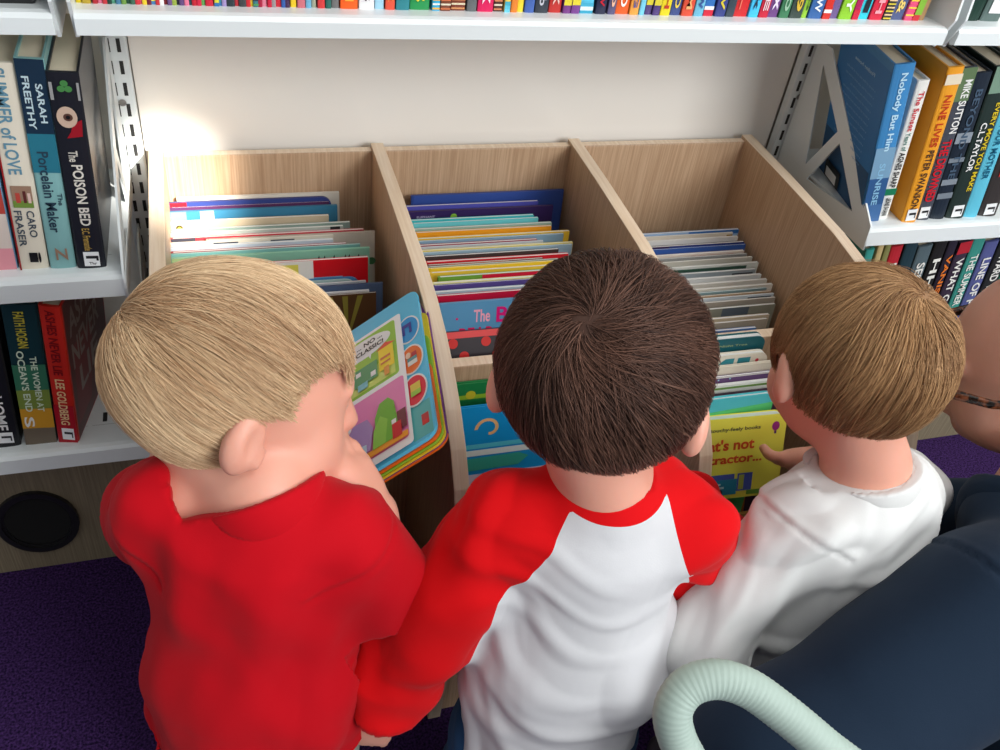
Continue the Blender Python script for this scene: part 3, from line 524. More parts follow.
# ------------------------------------------------------------------ picture books standing in the bins (cover towards the children)
def pic(label, x0, x1, y, ztop, zfloor, T, col, tilt=9, grp=None, front=(), rounded=False, hard=False, dz=0, yaw=0):
    """x0..x1: cover width; y: where the top edge stands; the book leans back by tilt degrees"""
    a = math.radians(tilt); L = (ztop - zfloor) / math.cos(a)
    W = x1 - x0
    yb = y - math.sin(a) * L
    # book frame: spine at the left (-x), front cover towards -y, top tilted to +y
    r = book(label, (x0, yb, zfloor), (0, 0, 0), T, W, L, col, hard=hard, group=grp, front=front, rounded=rounded)
    r.rotation_euler = (Matrix.Rotation(-a, 4, 'X') @ Matrix.Rotation(math.radians(yaw), 4, 'Z') @ Matrix.Rotation(-PI / 2, 4, 'Z')).to_euler()
    return r
BINS = [('left bin',
  [{'art': [('rect', (150, 170, 60), 0.7, 0.78, 0.004, 0.008)], 'c': 'white-topped cream', 'rgb': (226, 220, 206), 't': 0.0045, 'tilt': 7, 'x0': 0.0451, 'x1': 0.2427, 'y': -0.0181, 'z': 0.497, 'zf': 0.2125},
   {'art': [('rect', (170, 30, 44), 0, 0.1, 0.0, 0.02)], 'c': 'navy and red', 'hard': 1, 'r': 1, 'rgb': (52, 66, 130), 't': 0.0045, 'tilt': 7, 'x0': 0.0365, 'x1': 0.231, 'y': -0.0287, 'z': 0.497, 'zf': 0.2125},
   {'c': 'plum striped white', 'rgb': (90, 50, 90), 't': 0.0026, 'tilt': 7, 'x0': 0.0365, 'x1': 0.2277, 'y': -0.0325, 'z': 0.492, 'zf': 0.2125},
   {'art': [('rect', (120, 140, 140), 0, 0.09, 0, 0.02), ('rect', (214, 222, 224), 0.17, 0.25, 0, 0.015)],
    'c': 'teal blue',
    'hard': 1,
    'rgb': (60, 126, 160),
    't': 0.0045,
    'tilt': 7,
    'x0': 0.0365,
    'x1': 0.2367,
    'y': -0.0419,
    'z': 0.492,
    'zf': 0.2125},
   {'art': [('disc', (60, 50, 30), 0.05, 0.008, 0.004), ('disc', (200, 190, 60), 0.05, 0.008, 0.0022)],
    'c': 'beige with small round badge',
    'rgb': (202, 184, 156),
    't': 0.0045,
    'tilt': 7,
    'x0': 0.0365,
    'x1': 0.2228,
    'y': -0.0651,
    'z': 0.492,
    'zf': 0.2125},
   {'c': 'grey-green', 'rgb': (140, 160, 150), 't': 0.0045, 'tilt': 7, 'x0': 0.0365, 'x1': 0.2465, 'y': -0.0831, 'z': 0.492, 'zf': 0.2125},
   {'art': [('rect', (40, 50, 50), 0.92, 0.98, 0, 0.02)], 'c': 'pale sage', 'rgb': (180, 190, 180), 't': 0.0042, 'tilt': 7, 'x0': 0.0365, 'x1': 0.2369, 'y': -0.0914, 'z': 0.492, 'zf': 0.2125},
   {'art': [('rect', (70, 70, 80), 0, 0.12, 0.0, 0.03)], 'c': 'half grey, half red', 'rgb': (190, 60, 70), 't': 0.0045, 'tilt': 7, 'x0': 0.0365, 'x1': 0.2605, 'y': -0.1012, 'z': 0.492, 'zf': 0.2125},
   {'art': [('disc', (60, 110, 70), 0.98, 0.04, 0.005)], 'c': 'light greige tall', 'hard': 1, 'rgb': (196, 186, 172), 't': 0.0031, 'tilt': 7, 'x0': 0.077, 'x1': 0.2731, 'y': -0.1073, 'z': 0.492, 'zf': 0.2125},
   {'art': [('rect', (60, 60, 70), 0.25, 0.4, 0.002, 0.006), ('rect', (60, 60, 70), 0.6, 0.75, 0.002, 0.006)],
    'c': 'cream',
    'rgb': (216, 208, 190),
    't': 0.0026,
    'tilt': 7,
    'x0': 0.0365,
    'x1': 0.2221,
    'y': -0.1111,
    'z': 0.492,
    'zf': 0.2125},
   {'c': 'white and pale blue', 'rgb': (190, 204, 214), 't': 0.0045, 'tilt': 7, 'x0': 0.0365, 'x1': 0.2204, 'y': -0.1202, 'z': 0.492, 'zf': 0.2125},
   {'c': 'dark crimson', 'rgb': (150, 24, 50), 't': 0.0045, 'tilt': 7, 'x0': 0.0365, 'x1': 0.2347, 'y': -0.1303, 'z': 0.492, 'zf': 0.2125},
   {'c': 'aqua-cornered', 'rgb': (120, 176, 170), 't': 0.0026, 'tilt': 7, 'x0': 0.0365, 'x1': 0.2506, 'y': -0.1341, 'z': 0.492, 'zf': 0.2125},
   {'art': [('rect', (170, 200, 140), 0, 0.1, 0, 0.1), ('pts', (30, 40, 40), [(0.72, 0.012), (0.732, 0.006), (0.736, 0.012)]), ('pts', (30, 40, 40), [(0.75, 0.012), (0.762, 0.006), (0.766, 0.012)]),
            ('pts', (30, 40, 40), [(0.8, 0.012), (0.812, 0.006), (0.8160000000000001, 0.012)]), ('pts', (30, 40, 40), [(0.86, 0.012), (0.872, 0.006), (0.876, 0.012)]),
            ('pts', (30, 40, 40), [(0.88, 0.012), (0.892, 0.006), (0.896, 0.012)]), ('pts', (30, 40, 40), [(0.93, 0.012), (0.9420000000000001, 0.006), (0.9460000000000001, 0.012)])],
    'c': 'mint green with black cat ears',
    'hard': 1,
    'rgb': (132, 190, 164),
    't': 0.0043,
    'tilt': 7,
    'x0': 0.0368,
    'x1': 0.2604,
    'y': -0.1427,
    'z': 0.492,
    'zf': 0.2125},
   {'art': [('rect', (230, 224, 214), 0, 0.7, 0, 0.2), ('rect', (228, 214, 90), 0.4, 0.62, 0.004, 0.03)],
    'c': 'red and white',
    'rgb': (206, 20, 30),
    't': 0.0045,
    'tilt': 7,
    'x0': 0.0416,
    'x1': 0.2552,
    'y': -0.1622,
    'z': 0.492,
    'zf': 0.2125},
   {'c': 'light blue', 'rgb': (120, 180, 214), 't': 0.0026, 'tilt': 7, 'x0': 0.0368, 'x1': 0.225, 'y': -0.166, 'z': 0.47, 'zf': 0.2125},
   {'art': [('rect', (150, 110, 160), 0.4, 0.8, 0.004, 0.02)], 'c': 'blue and purple board', 'r': 1, 'rgb': (66, 130, 180), 't': 0.0026, 'tilt': 7, 'x0': 0.0393, 'x1': 0.2443, 'y': -0.1698, 'z': 0.47, 'zf': 0.2125},
   {'c': 'pale turquoise', 'r': 1, 'rgb': (170, 200, 196), 't': 0.0026, 'tilt': 7, 'x0': 0.039, 'x1': 0.2387, 'y': -0.1736, 'z': 0.47, 'zf': 0.2125},
   {'c': 'silver grey', 'rgb': (190, 196, 200), 't': 0.0029, 'tilt': 7, 'x0': 0.0388, 'x1': 0.2502, 'y': -0.1794, 'z': 0.47, 'zf': 0.2125},
   {'c': 'slate blue', 'hard': 1, 'rgb': (84, 104, 136), 't': 0.0029, 'tilt': 7, 'x0': 0.0387, 'x1': 0.2693, 'y': -0.1853, 'z': 0.47, 'zf': 0.2125},
   {'art': [('text', (200, 90, 110), 'PRINCESS', 0.8, 0.006, 0.18, 0.004)],
    'c': 'white with pink lettering',
    'rgb': (226, 222, 220),
    't': 0.003,
    'tilt': 7,
    'x0': 0.0381,
    'x1': 0.2522,
    'y': -0.1914,
    'z': 0.465,
    'zf': 0.2125},
   {'art': [('pts', (150, 140, 60), [(0.74, 0.002), (0.77, 0.002), (0.85, 0.06), (0.84, 0.06)]), ('pts', (150, 140, 60), [(0.82, 0.002), (0.85, 0.002), (0.85, 0.06), (0.84, 0.06)]),
            ('pts', (150, 140, 60), [(0.9, 0.002), (0.93, 0.002), (0.85, 0.06), (0.84, 0.06)]), ('rect', (90, 160, 130), 0.6, 0.7, 0.003, 0.2)],
    'c': 'brown striped jungle',
    'rgb': (96, 66, 40),
    't': 0.0028,
    'tilt': 7,
    'x0': 0.038,
    'x1': 0.2594,
    'y': -0.197,
    'z': 0.465,
    'zf': 0.2125}]),
 ('middle bin',
  [{'c': 'large royal blue', 'hard': 1, 'rgb': (52, 78, 150), 't': 0.0045, 'tilt': 7, 'x0': 0.3376, 'x1': 0.5509, 'y': -0.0263, 'z': 0.492, 'zf': 0.2125},
   {'c': 'periwinkle', 'rgb': (84, 84, 176), 't': 0.0045, 'tilt': 7, 'x0': 0.3243, 'x1': 0.5085, 'y': -0.0428, 'z': 0.486, 'zf': 0.2125},
   {'art': [('disc', (130, 180, 60), 0.315, 0.009, 0.0045), ('text', (180, 170, 200), 'ELEPHANT', 0.07, 0.009, 0.12, 0.003)],
    'c': 'deep violet with green dot',
    'hard': 1,
    'rgb': (54, 36, 88),
    't': 0.0045,
    'tilt': 7,
    'x0': 0.3228,
    'x1': 0.5257,
    'y': -0.0566,
    'z': 0.486,
    'zf': 0.2125},
   {'c': 'turquoise', 'rgb': (62, 186, 194), 't': 0.0045, 'tilt': 7, 'x0': 0.3243, 'x1': 0.491, 'y': -0.0775, 'z': 0.486, 'zf': 0.2125},
   {'c': 'pale turquoise', 'rgb': (110, 200, 204), 't': 0.0038, 'tilt': 7, 'x0': 0.3256, 'x1': 0.4951, 'y': -0.0851, 'z': 0.486, 'zf': 0.2125},
   {'c': 'grey-green', 'rgb': (150, 176, 160), 't': 0.0045, 'tilt': 7, 'x0': 0.3222, 'x1': 0.5094, 'y': -0.0985, 'z': 0.486, 'zf': 0.2125},
   {'c': 'orange', 'rgb': (228, 154, 36), 't': 0.0041, 'tilt': 7, 'x0': 0.3243, 'x1': 0.5063, 'y': -0.1067, 'z': 0.486, 'zf': 0.2125},
   {'c': 'yellow-edged', 'rgb': (226, 184, 50), 't': 0.0045, 'tilt': 7, 'x0': 0.3236, 'x1': 0.5265, 'y': -0.1207, 'z': 0.486, 'zf': 0.2125},
   {'c': 'blue-grey', 'rgb': (130, 160, 180), 't': 0.003, 'tilt': 7, 'x0': 0.3233, 'x1': 0.5165, 'y': -0.1267, 'z': 0.486, 'zf': 0.2125},
   {'c': 'burgundy', 'rgb': (150, 24, 50), 't': 0.0045, 'tilt': 7, 'x0': 0.3216, 'x1': 0.4766, 'y': -0.1358, 'z': 0.486, 'zf': 0.2125},
   {'c': 'silver', 'rgb': (180, 184, 190), 't': 0.0026, 'tilt': 7, 'x0': 0.3219, 'x1': 0.4839, 'y': -0.1405, 'z': 0.486, 'zf': 0.2125},
   {'c': 'pale yellow', 'rgb': (226, 206, 110), 't': 0.0034, 'tilt': 7, 'x0': 0.3211, 'x1': 0.5218, 'y': -0.1474, 'z': 0.486, 'zf': 0.2125},
   {'c': 'light steel blue', 'rgb': (150, 176, 190), 't': 0.0026, 'tilt': 7, 'x0': 0.3225, 'x1': 0.5193, 'y': -0.1524, 'z': 0.486, 'zf': 0.2125},
   {'c': 'dark brown', 'rgb': (70, 56, 52), 't': 0.0042, 'tilt': 7, 'x0': 0.3232, 'x1': 0.4974, 'y': -0.1608, 'z': 0.486, 'zf': 0.2125},
   {'c': 'bright red', 'rgb': (214, 30, 44), 't': 0.0045, 'tilt': 7, 'x0': 0.323, 'x1': 0.5067, 'y': -0.1722, 'z': 0.486, 'zf': 0.2125},
   {'art': [('rect', (200, 120, 60), 0.18, 0.7, 0, 0.02)], 'c': 'rusty brown', 'rgb': (120, 60, 30), 't': 0.0033, 'tilt': 7, 'x0': 0.3232, 'x1': 0.4706, 'y': -0.1788, 'z': 0.486, 'zf': 0.2125},
   {'c': 'silver-green', 'rgb': (150, 160, 150), 't': 0.0026, 'tilt': 7, 'x0': 0.3243, 'x1': 0.4901, 'y': -0.1826, 'z': 0.486, 'zf': 0.2125},
   {'c': 'lemon yellow', 'rgb': (236, 200, 50), 't': 0.0026, 'tilt': 7, 'x0': 0.3241, 'x1': 0.4879, 'y': -0.1864, 'z': 0.486, 'zf': 0.2125},
   {'c': 'golden yellow', 'rgb': (230, 190, 60), 't': 0.0042, 'tilt': 7, 'x0': 0.3234, 'x1': 0.4847, 'y': -0.1949, 'z': 0.486, 'zf': 0.2125},
   {'art': [('rect', (206, 30, 60), 0.35, 1, 0.0, 0.02)], 'c': 'green and crimson', 'rgb': (110, 160, 60), 't': 0.0045, 'tilt': 7, 'x0': 0.3314, 'x1': 0.4841, 'y': -0.2044, 'z': 0.486, 'zf': 0.2125},
   {'art': [('disc', (200, 80, 60), 0.3, 0.003, 0.001), ('disc', (200, 80, 60), 0.4, 0.003, 0.001), ('disc', (200, 80, 60), 0.55, 0.003, 0.001), ('disc', (200, 80, 60), 0.6, 0.003, 0.001),
            ('disc', (200, 80, 60), 0.7, 0.003, 0.001)],
    'c': 'cream speckled',
    'rgb': (226, 220, 150),
    't': 0.0045,
    'tilt': 7,
    'x0': 0.3215,
    'x1': 0.4789,
    'y': -0.2159,
    'z': 0.486,
    'zf': 0.2125},
   {'c': 'purple-blue', 'rgb': (90, 74, 140), 't': 0.0026, 'tilt': 7, 'x0': 0.3209, 'x1': 0.4803, 'y': -0.2212, 'z': 0.486, 'zf': 0.2125},
   {'c': 'pale blue', 'rgb': (170, 190, 200), 't': 0.0045, 'tilt': 7, 'x0': 0.3195, 'x1': 0.4756, 'y': -0.2335, 'z': 0.486, 'zf': 0.2125},
   {'c': 'magenta red', 'rgb': (196, 24, 60), 't': 0.0038, 'tilt': 7, 'x0': 0.3197, 'x1': 0.4764, 'y': -0.2411, 'z': 0.486, 'zf': 0.2125},
   {'art': [('disc', (206, 30, 110), 0.14, 0.02, 0.0015), ('text', (240, 170, 190), 'The', 0.27, 0.026, 0.13, 0.016), ('text', (216, 20, 120), 'BEST', 0.45, 0.028, 0.38, 0.02),
            ('text', (206, 30, 90), 'BEAR OF ALL', 0.16, 0.05, 0.7, 0.018)],
    'c': 'blue lettered The Bear',
    'hard': 1,
    'rgb': (90, 150, 190),
    't': 0.0045,
    'tilt': 13,
    'x0': 0.3203,
    'x1': 0.4737,
    'y': -0.2538,
    'z': 0.484,
    'zf': 0.2125},
   {'art': [('rect', (226, 80, 80), 0, 1, 0, 0.008), ('disc', (206, 50, 46), 0.06, 0.014, 0.006), ('disc', (206, 50, 46), 0.15, 0.03, 0.006), ('disc', (206, 50, 46), 0.24, 0.046, 0.006),
            ('disc', (206, 50, 46), 0.33, 0.014, 0.006), ('disc', (206, 50, 46), 0.42, 0.03, 0.006), ('disc', (206, 50, 46), 0.51, 0.046, 0.006), ('disc', (206, 50, 46), 0.6, 0.014, 0.006),
            ('disc', (206, 50, 46), 0.7, 0.03, 0.006), ('disc', (206, 50, 46), 0.8, 0.046, 0.006), ('disc', (206, 50, 46), 0.9, 0.014, 0.006)],
    'c': 'black and red spotted',
    'hard': 1,
    'rgb': (60, 56, 60),
    't': 0.0045,
    'tilt': 24,
    'x0': 0.3267,
    'x1': 0.4745,
    'y': -0.2667,
    'z': 0.452,
    'zf': 0.2125}]),
 ('right bin',
  [{'art': [('rect', (50, 110, 180), 0.55, 1, 0.0, 0.006)], 'c': 'blue-topped white', 'rgb': (150, 180, 214), 't': 0.0045, 'tilt': 6, 'x0': 0.6371, 'x1': 0.8215, 'y': -0.0702, 'z': 0.44, 'zf': 0.2125},
   {'art': [('rect', (150, 120, 30), 0.94, 1, 0.003, 0.1)], 'c': 'cream with gold corner', 'rgb': (216, 206, 190), 't': 0.0028, 'tilt': 6, 'x0': 0.6427, 'x1': 0.8095, 'y': -0.0757, 'z': 0.4384, 'zf': 0.2125},
   {'c': 'plain white', 'rgb': (228, 226, 222), 't': 0.0044, 'tilt': 6, 'x0': 0.6386, 'x1': 0.8135, 'y': -0.0846, 'z': 0.4368, 'zf': 0.2125},
   {'art': [('rect', (40, 60, 130), 0.3, 1, 0, 0.02)], 'c': 'navy and maroon', 'rgb': (60, 40, 76), 't': 0.0045, 'tilt': 6, 'x0': 0.6443, 'x1': 0.8175, 'y': -0.0965, 'z': 0.4352, 'zf': 0.2125},
   {'c': 'royal blue', 'rgb': (60, 96, 170), 't': 0.0026, 'tilt': 6, 'x0': 0.6439, 'x1': 0.8188, 'y': -0.1012, 'z': 0.4336, 'zf': 0.2125},
   {'art': [('rect', (190, 60, 60), 0.5, 0.9, 0.003, 0.006)], 'c': 'cream and red', 'rgb': (222, 208, 196), 't': 0.0045, 'tilt': 6, 'x0': 0.6387, 'x1': 0.8095, 'y': -0.1141, 'z': 0.432, 'zf': 0.2125},
   {'c': 'mid grey', 'rgb': (150, 152, 150), 't': 0.003, 'tilt': 6, 'x0': 0.637, 'x1': 0.8119, 'y': -0.1201, 'z': 0.4304, 'zf': 0.2125},
   {'c': 'pale greige', 'rgb': (196, 192, 180), 't': 0.0033, 'tilt': 6, 'x0': 0.6343, 'x1': 0.8175, 'y': -0.1267, 'z': 0.4288, 'zf': 0.2125},
   {'art': [('rect', (60, 90, 76), 0.2, 0.9, 0.003, 0.02)], 'c': 'white over dark green', 'rgb': (214, 218, 210), 't': 0.0045, 'tilt': 6, 'x0': 0.6296, 'x1': 0.8215, 'y': -0.1384, 'z': 0.4272, 'zf': 0.2125},
   {'art': [('rect', (50, 56, 60), 0.8, 0.98, 0.004, 0.02)], 'c': 'grey with black patch', 'rgb': (150, 160, 164), 't': 0.0045, 'tilt': 6, 'x0': 0.6245, 'x1': 0.8095, 'y': -0.1518, 'z': 0.4256, 'zf': 0.2125},
   {'c': 'pearl white', 'rgb': (214, 216, 214), 't': 0.0045, 'tilt': 6, 'x0': 0.6213, 'x1': 0.8135, 'y': -0.1628, 'z': 0.424, 'zf': 0.2125},
   {'c': 'bone white', 'rgb': (206, 202, 192), 't': 0.0045, 'tilt': 6, 'x0': 0.6177, 'x1': 0.8175, 'y': -0.1732, 'z': 0.4224, 'zf': 0.2125},
   {'c': 'ivory', 'rgb': (220, 214, 200), 't': 0.0045, 'tilt': 6, 'x0': 0.6141, 'x1': 0.8215, 'y': -0.1831, 'z': 0.4208, 'zf': 0.2125},
   {'c': 'soft teal', 'rgb': (130, 160, 164), 't': 0.0029, 'tilt': 6, 'x0': 0.6122, 'x1': 0.8095, 'y': -0.189, 'z': 0.4192, 'zf': 0.2125},
   {'c': 'light brown', 'rgb': (176, 146, 110), 't': 0.0029, 'tilt': 6, 'x0': 0.611, 'x1': 0.8135, 'y': -0.1947, 'z': 0.4176, 'zf': 0.2125},
   {'art': [('rect', (50, 76, 90), 0.8, 0.98, 0.003, 0.02)], 'c': 'white and blue', 'rgb': (206, 216, 222), 't': 0.0026, 'tilt': 6, 'x0': 0.6107, 'x1': 0.8168, 'y': -0.1985, 'z': 0.416, 'zf': 0.2125},
   {'c': 'taupe', 'rgb': (170, 160, 146), 't': 0.0034, 'tilt': 6, 'x0': 0.606, 'x1': 0.8156, 'y': -0.2054, 'z': 0.4144, 'zf': 0.2125},
   {'art': [('rect', (90, 100, 110), 0.6, 0.8, 0, 0.02)], 'c': 'dark sage', 'rgb': (140, 140, 124), 't': 0.0045, 'tilt': 6, 'x0': 0.6023, 'x1': 0.8091, 'y': -0.2175, 'z': 0.4128, 'zf': 0.2125},
   {'c': 'sand', 'rgb': (196, 180, 154), 't': 0.0045, 'tilt': 6, 'x0': 0.5937, 'x1': 0.7893, 'y': -0.2363, 'z': 0.4112, 'zf': 0.2125},
   {'c': 'clay beige', 'rgb': (176, 164, 146), 't': 0.0037, 'tilt': 6, 'x0': 0.5912, 'x1': 0.7827, 'y': -0.2436, 'z': 0.4096, 'zf': 0.2125},
   {'c': 'cornflower blue', 'rgb': (90, 130, 190), 't': 0.0045, 'tilt': 6, 'x0': 0.5858, 'x1': 0.7584, 'y': -0.2572, 'z': 0.40800000000000003, 'zf': 0.2125}]),
 ('front middle bin',
  [{'art': [('rect', (150, 190, 50), 0, 1, 0.016, 0.022), ('disc', (206, 196, 50), 0.16, 0.016, 0.006), ('disc', (206, 196, 50), 0.26, 0.016, 0.006), ('disc', (206, 196, 50), 0.36, 0.016, 0.006),
            ('disc', (206, 196, 50), 0.5, 0.016, 0.006), ('disc', (206, 196, 50), 0.6, 0.016, 0.006), ('disc', (206, 196, 50), 0.75, 0.016, 0.006), ('disc', (206, 196, 50), 0.85, 0.016, 0.006)],
    'c': 'dark green with yellow scallops',
    'hard': 1,
    'rgb': (34, 130, 72),
    't': 0.006,
    'tilt': 6,
    'x0': 0.312,
    'x1': 0.55,
    'y': -0.312,
    'z': 0.412,
    'zf': 0.1},
   {'art': [('rect', (90, 200, 220), 0, 1, 0.05, 0.056),
            ('pts', (240, 190, 130),
             [(0.16916666666666663, 0.029999999999999995), (0.17550130576226153, 0.024583423383935255), (0.18852942740418802, 0.02014886113063201), (0.20630463515402866, 0.01712979217173008),
              (0.22646330985099086, 0.01576605248214537), (0.24653126110602627, 0.016088029061494598), (0.26422517543406365, 0.01792701717010758), (0.27771236166328256, 0.020949033200812192),
              (0.28579925078503965, 0.024706618382765787), (0.2880294234781734, 0.028701212077201627), (0.2846841959750003, 0.03244773027351945), (0.276691381966559, 0.0355331335957595),
              (0.2654591669092316, 0.03766194852818669), (0.25266069737494806, 0.038683726638836985), (0.24, 0.0386), (0.24, 0.0346), (0.24715604634236193, 0.03490819331760351),
              (0.25506767021158605, 0.03453462259831457), (0.2625793119794209, 0.03340500528969815), (0.26843539743863654, 0.031557646537694196), (0.27146755331328604, 0.02914906998161486),
              (0.27078310298666597, 0.02644215333923602), (0.26592724864350675, 0.02377746032555838), (0.25699377978210436, 0.02153089264171726), (0.24466518650430447, 0.02006287790106757),
              (0.2301719920835961, 0.01966576413087267), (0.21517183642928428, 0.020516688968643212), (0.20155995211198852, 0.022642820338066943), (0.19123269460073433, 0.025904539631755926),
              (0.18583333333333332, 0.03)]),
            ('pts', (245, 200, 120), [(0.42, 0.045), (0.5, 0.02), (0.66, 0.006), (0.8, 0.004), (0.8, 0.01), (0.66, 0.014), (0.53, 0.028), (0.47, 0.045)]), ('rect', (230, 240, 235), 0, 1, 0.058, 0.066),
            ('pts', (60, 170, 150), [(0, 0.07), (0.4, 0.068), (0.45, 0.074), (0.4, 0.085), (0, 0.088)]), ('rect', (225, 215, 235), 0, 1, 0.092, 0.12),
            ('pts', (170, 40, 60), [(0.08, 0.112), (0.12, 0.104), (0.16, 0.112), (0.12, 0.118)]), ('rect', (160, 70, 180), 0, 1, 0.12, 0.2)],
    'c': 'bright blue with pale swirl',
    'hard': 1,
    'rgb': (20, 150, 214),
    't': 0.006,
    'tilt': 12,
    'x0': 0.305,
    'x1': 0.55,
    'y': -0.345,
    'z': 0.405,
    'zf': 0.1}]),
 ('front right bin',
  [{'art': [('text', (150, 170, 120), 'Good Night Tree', 0.3, 0.012, 0.5, 0.004)],
    'c': 'dark teal board',
    'hard': 1,
    'r': 1,
    'rgb': (30, 92, 100),
    't': 0.012,
    'tilt': 3,
    'x0': 0.6,
    'x1': 0.7262,
    'y': -0.315,
    'z': 0.446,
    'zf': 0.1},
   {'art': [('pts', (60, 140, 150), [(0.45, 0.012), (0.52, 0.004), (0.62, 0.004), (0.62, 0.014), (0.48, 0.016)]), ('rect', (50, 130, 140), 0.66, 0.8, 0.014, 0.004), ('disc', (190, 50, 60), 0.88, 0.01, 0.0025)],
    'c': 'cream bus-shaped window',
    'hard': 1,
    'r': 1,
    'rgb': (222, 214, 196),
    't': 0.009,
    'tilt': 4,
    'x0': 0.6,
    'x1': 0.7262,
    'y': -0.331,
    'z': 0.432,
    'zf': 0.1},
   {'c': 'plain cream', 'hard': 1, 'rgb': (222, 212, 192), 't': 0.005, 'tilt': 5, 'x0': 0.59, 'x1': 0.745, 'y': -0.343, 'z': 0.424, 'zf': 0.1},
   {'art': [('rect', (226, 222, 214), 0, 1, 0, 0.0015), ('disc', (150, 200, 210), 0.4, 0.004, 0.0012), ('disc', (150, 200, 210), 0.5, 0.003, 0.0012)],
    'c': 'purple patterned',
    'rgb': (96, 66, 110),
    't': 0.004,
    'tilt': 6,
    'x0': 0.59,
    'x1': 0.745,
    'y': -0.351,
    'z': 0.415,
    'zf': 0.1},
   {'art': [('rect', (110, 150, 70), 0, 1, 0.003, 0.006)], 'c': 'white with green line', 'rgb': (232, 236, 226), 't': 0.005, 'tilt': 7, 'x0': 0.59, 'x1': 0.745, 'y': -0.358, 'z': 0.408, 'zf': 0.1},
   {'art': [('rect', (230, 232, 226), 0, 1, 0, 0.003), ('pts', (190, 120, 60), [(0, 0.045), (0.2, 0.035), (0.3, 0.028), (0.42, 0.034), (0.5, 0.026), (0.62, 0.034), (0.8, 0.05), (1, 0.07), (1, 0.2), (0, 0.2)]),
            ('pts', (110, 70, 50), [(0.3, 0.028), (0.36, 0.014), (0.46, 0.012), (0.52, 0.026), (0.42, 0.034)]), ('pts', (96, 140, 160), [(0.46, 0.04), (0.49, 0.024), (0.52, 0.03), (0.54, 0.04), (0.5, 0.046)]),
            ('pts', (60, 40, 60), [(0.75, 0.02), (0.9, 0.03), (1, 0.05), (1, 0.2), (0.86, 0.2), (0.78, 0.09)]), ('text', (190, 150, 90), 'Together', 0.8, 0.012, 0.18, 0.004)],
    'c': 'dark purple and brown painted',
    'hard': 1,
    'rgb': (74, 52, 70),
    't': 0.006,
    'tilt': 10,
    'x0': 0.59,
    'x1': 0.748,
    'y': -0.369,
    'z': 0.402,
    'zf': 0.1},
   {'art': [('pts', (90, 200, 120), [(0, 0.02), (1, 0.012), (1, 0.2), (0, 0.2)])],
    'c': 'turquoise and green board',
    'hard': 1,
    'r': 1,
    'rgb': (80, 190, 200),
    't': 0.008,
    'tilt': 8,
    'x0': 0.592,
    'x1': 0.712,
    'y': -0.384,
    'z': 0.412,
    'zf': 0.2},
   {'art': [('text', (170, 40, 30), 'the', 0.55, 0.03, 0.3, 0.018)], 'c': 'golden brown', 'hard': 1, 'rgb': (150, 110, 40), 't': 0.004, 'tilt': 3, 'x0': 0.592, 'x1': 0.742, 'y': -0.4655, 'z': 0.292, 'zf': 0.1}])]
allb = {}
for bi, (binname, items) in enumerate(BINS):
    for i, it in enumerate(items):
        allb.setdefault((bi, it['c']), []).append(i)
for bi, (binname, items) in enumerate(BINS):
    for i, it in enumerate(items):
        L = '%s picture book in %s' % (it['c'], binname)
        if i + 1 < len(items): L += ', behind the ' + items[i + 1]['c'] + ' one'
        else: L += ', frontmost'
        while len(L.split()) > 16: L = L.rsplit(' ', 1)[0] if ' one' in L[-4:] else ' '.join(L.split()[:16])
        fr = []
        H = (it['z'] - it['zf']) / math.cos(math.radians(it['tilt'])); W = it['x1'] - it['x0']
        for k in it.get('art', []):
            if k[0] == 'rect': fr.append(('poly', I(*k[1]), rect(k[2] * W, H - k[4], k[3] * W, H - k[5])))
            elif k[0] == 'disc': fr.append(('poly', I(*k[1]), disc(k[2] * W, H - k[3], k[4])))
            elif k[0] == 'text': fr.append(('text', I(*k[1]), k[2], k[3] * W, H - k[4], k[5] * W, k[6]))
            elif k[0] == 'pts': fr.append(('poly', I(*k[1]), [(a * W, H - b) for a, b in k[2]]))
        pic(L, it['x0'], it['x1'], it['y'], it['z'], it['zf'], it['t'], I(*it['rgb']), tilt=it['tilt'], grp='picture books in the ' + binname, front=fr, rounded=it.get('r', False), hard=it.get('hard', False))

# ------------------------------------------------------------------ open board book held by the blond toddler
def oriented(o, R_, U, N, loc):
    o.matrix_world = Matrix(((R_[0], U[0], N[0], loc[0]), (R_[1], U[1], N[1], loc[1]), (R_[2], U[2], N[2], loc[2]), (0, 0, 0, 1)))
bb = empty('board_book', label='open board book with round tabs and a speech bubble, held by the blond toddler', cat='book')
Rv = Vector((.776, -.052, .628)).normalized(); Uv = Vector((.141, .985, -.092)); Uv = (Uv - Rv * Uv.dot(Rv)).normalized(); Nv = Rv.cross(Uv)
oriented(bb, Rv, Uv, Nv, (.2500, -.526, .558))
LB_, SK, PU, OR_ = I(92, 196, 232), I(110, 186, 222), I(118, 52, 150), I(240, 110, 30)
def slab(mb, x0, x1, y0, y1, z0, z1, m, r=.012, left=False):
    p = rrect(x0, y0, x1, y1, r); mb.prism(p, 2, z0, z1, m)
m = MB(); slab(m, -.15, .003, -.004, .241, -.0135, -.0115, PU); slab(m, -.15, .0028, -.0055, .165, -.0132, -.0118, OR_); m.build('back_cover', bb)
for k, (c, y1, dx) in enumerate(((I(236, 210, 50), .205, .002), (I(150, 200, 60), .16, .0016), (OR_, .110, .0012))):
    m = MB(); slab(m, -.15, dx, -.003 + k * .0006, y1, -.0115 + .0028 * k, -.0092 + .0028 * k, c); slab(m, -.15, -.004, 0, .236, -.0114 + .0028 * k, -.0096 + .0028 * k, M_pagew)
    m.build('board_page', bb)
m = MB(); slab(m, -.15, -.0005, 0, .238, -.0032, 0, LB_); m.build('board_page', bb)
pc = MB(); zc = [.0002]
def P2(pts, mm):
    put_poly(pc, pts, mm, (0, 0, zc[0]), (1, 0, 0), (0, 1, 0)); zc[0] += .00012
